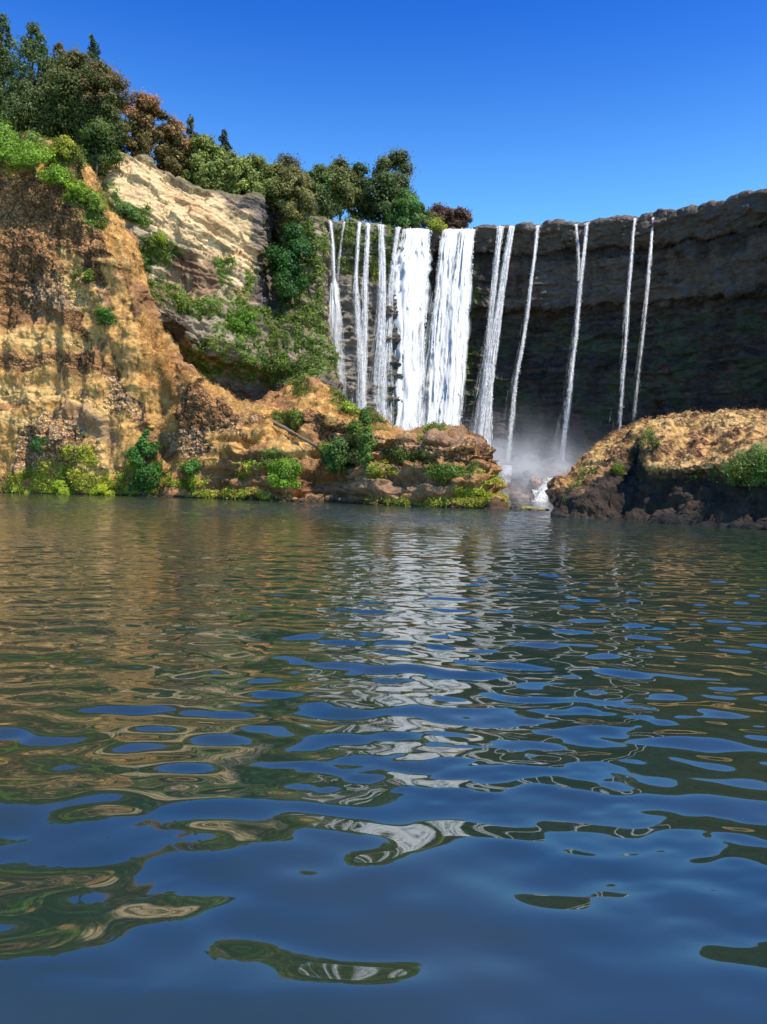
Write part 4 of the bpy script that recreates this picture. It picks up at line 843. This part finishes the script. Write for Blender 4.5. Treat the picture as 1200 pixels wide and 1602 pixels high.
# ------------------------------------------------------------------ ground cover (nobody could count it)
def scatter(name, key, dens_mul, make, label, cat, only=None, seed=0, cap=60000, thr=.35):
    rng = np.random.default_rng(seed); Ps, Ns, Wt = [], [], []
    for T in TER:
        if only and T['name'] not in only: continue
        m = T['mk'][key]; a, b = T['px'], T['py']
        ok = (m > thr) & (a > -60) & (a < 1260) & (b > 0) & (T['p'][:, 2] > .15)
        Ps.append(T['p'][ok]); Ns.append(T['n'][ok]); Wt.append(m[ok])
    Pp = np.concatenate(Ps); Nn = np.concatenate(Ns); Wt = np.concatenate(Wt)
    n = min(cap, int(len(Pp) * dens_mul)); i = rng.choice(len(Pp), n, p=Wt / Wt.sum())
    Nn = np.where((Nn[:, 1] > 0)[:, None], -Nn, Nn)
    V, Fc, C = make(Pp[i] + rng.normal(0, .12, (n, 3)), Nn[i], rng)
    link(name, mk_mesh(name, V, Fc, M_GRASS if 'grass' in name else M_LEAF, C, False), None, None, label, cat, None, 'stuff')
def mk_blades(col, hgt, wid, nb=3, out=.5):
    def f(C, N_, rng):
        C = np.repeat(C, nb, 0) + rng.normal(0, .10, (len(C) * nb, 3)); N_ = np.repeat(N_, nb, 0); n = len(C)
        near = np.clip(C[:, 1] / 110, .45, 1.2)[:, None]
        d = N_ * out + [0, 0, .8] + rng.normal(0, .35, (n, 3)); d /= np.linalg.norm(d, axis=1, keepdims=True)
        s = np.cross(d, rng.normal(0, 1, (n, 3))); s /= np.linalg.norm(s, axis=1, keepdims=True)
        h = rng.uniform(.5, 1.3, n)[:, None] * hgt * near; w = wid * near * rng.uniform(.6, 1.3, n)[:, None]
        droop = d * h + [0, 0, -1] * h * .2
        V = np.stack([C - s * w, C + s * w, C + droop], 1).reshape(-1, 3)
        cc = np.asarray(col)[None] * np.exp(rng.normal(0, .28, n))[:, None] * np.array([1, 1, 1]) ; cc[:, 0] *= 1 + .1 * rng.normal(0, 1, n)
        return V, np.arange(n * 3).reshape(-1, 3), np.repeat(np.clip(cc, .01, .9), 3, 0)
    return f
def mk_leafy(col, size, up=.2):
    def f(C, N_, rng):
        k = 3; C = np.repeat(C + N_ * .15, k, 0); N_ = np.repeat(N_, k, 0); n = len(C); near = np.clip(C[:, 1] / 110, .4, 1.2)
        lump = fbm(C, 1.1, 3, 501); C = C + N_ * (np.clip(lump, -.2, 1) * .22 * near + rng.uniform(-.1, .15, n))[:, None] + rng.normal(0, .13, (n, 3)) * near[:, None]
        V, Fc = quads(C, N_ + [0, 0, up + .3], 1.0 * size * near, rng)
        cc = np.asarray(col)[None] * np.exp(.35 * fbm(C, 2.2, 2, 77) + rng.normal(0, .28, n))[:, None]
        return V, Fc, np.repeat(np.clip(cc, .005, .9), 4, 0)
    return f
scatter('dry_grass', 'dry', 1.2, mk_blades(DRY * 1.05, .27, .03), 'dry golden grass covering the slopes and rock tops', 'grass', seed=1, cap=62000, thr=.5)
scatter('green_ground_cover', 'grn', 1.7, mk_leafy((.15, .19, .028), .14), 'green creepers and ferns clinging to the cliffs', 'ground cover', seed=2, cap=85000, thr=.25)
scatter('yellow_ground_cover', 'yel', 1.1, mk_leafy((.36, .37, .04), .14), 'yellow green moss and low leaves along the waterline', 'ground cover', seed=3, cap=30000, thr=.3)

# ------------------------------------------------------------------ boulders, log
def boulder(px, py, Y, w, d, h, col, moss, label, seed, group='boulders between promontory and outcrop'):
    rng = np.random.default_rng(seed); nu, nv = 48, 26; T, Q = np.meshgrid(np.linspace(0, 2 * np.pi, nu), np.linspace(0, np.pi, nv), indexing='ij')
    u = np.stack([np.cos(T) * np.sin(Q), np.sin(T) * np.sin(Q), np.cos(Q)], -1).reshape(-1, 3)
    r = 1 + .28 * fbm(u + seed * 3.1, .8, 4, seed); r[np.arange(nu) * nv] = r[0]; r[np.arange(nu) * nv + nv - 1] = r[nv - 1]; r = r.reshape(nu, nv); r[-1] = r[0]; r = r.ravel()
    f, rid = voro(u * 1.4 + seed, seed); r = r - .14 * f
    r = r.reshape(nu, nv); r[-1] = r[0]; r[:, 0] = r[0, 0]; r[:, -1] = r[0, -1]; r = r.ravel()
    V = u * r[:, None] * np.array([w / 2, d / 2, h]); c = np.repeat(np.asarray(col)[None], len(V), 0) * (1 + .4 * fbm(V, .4, 3, seed))[:, None]
    mk = sstep(.1, .6, u[:, 2] + fbm(V, .5, 3, seed + 4) * .6) * moss; c = mixc(c, (.26, .24, .05), mk)
    p = P(px, py, Y); link('boulder', mk_mesh('boulder', V, grid_faces(nu, nv), M_ROCK, np.clip(c, .01, .8)), None, p, label, 'boulder', group)
boulder(770, 796, 82, 1.8, 1.4, .35, (.12, .09, .06), .7, 'flat mossy boulder touching the tip of the promontory', 1)
boulder(783, 796, 82.5, 2.4, 1.6, .42, (.14, .11, .07), .6, 'low mossy boulder second from the promontory tip', 2)
boulder(807, 796, 82, 1.5, 1.3, .62, (.07, .06, .055), .1, 'rounded dark boulder, the tallest of the row in the gap', 3)
boulder(823, 797, 81, 2.2, 1.2, .36, (.16, .13, .08), .5, 'elongated boulder right beside the rounded dark one', 4)
boulder(841, 798, 80, 2.4, 1.2, .24, (.16, .13, .08), .5, 'lowest flat boulder of the row, nearest the dark outcrop', 5)
boulder(838, 756, 127.5, 2.0, 1.6, .95, (.42, .28, .19), 0, 'pale brown boulder on the shelf beside the foaming cascade', 6, 'boulders on the shelf under the falls')
boulder(826, 744, 131, 1.6, 1.4, .8, (.20, .16, .14), 0, 'grey boulder on the shelf up and left of the pale brown one', 7, 'boulders on the shelf under the falls')
def log():
    a = spot(437, 668, ['rocky_slope']) + np.array([0, -1.2, .5]); b = spot(492, 703, ['rocky_slope']) + np.array([0, -1.0, .3]); q = np.linspace(0, 1, 24)[:, None]
    l = a * (1 - q) + b * q; l[:, 2] += .08 * np.sin(q[:, 0] * 5); v, f = tube(l, .22 + .03 * np.sin(np.linspace(0, 9, 24)) - np.linspace(0, .08, 24), 10)
    v = v + fbm(v, .4, 3, 9)[:, None] * .05
    m = rock_mat('sun_bleached_wood', .06, 2); link('fallen_log', mk_mesh('fallen_log', v - a, f, m, np.repeat([[.17, .11, .07]], len(v), 0)), None, a, 'bleached fallen log slanting across the dark hollow of the bank', 'log')
log()
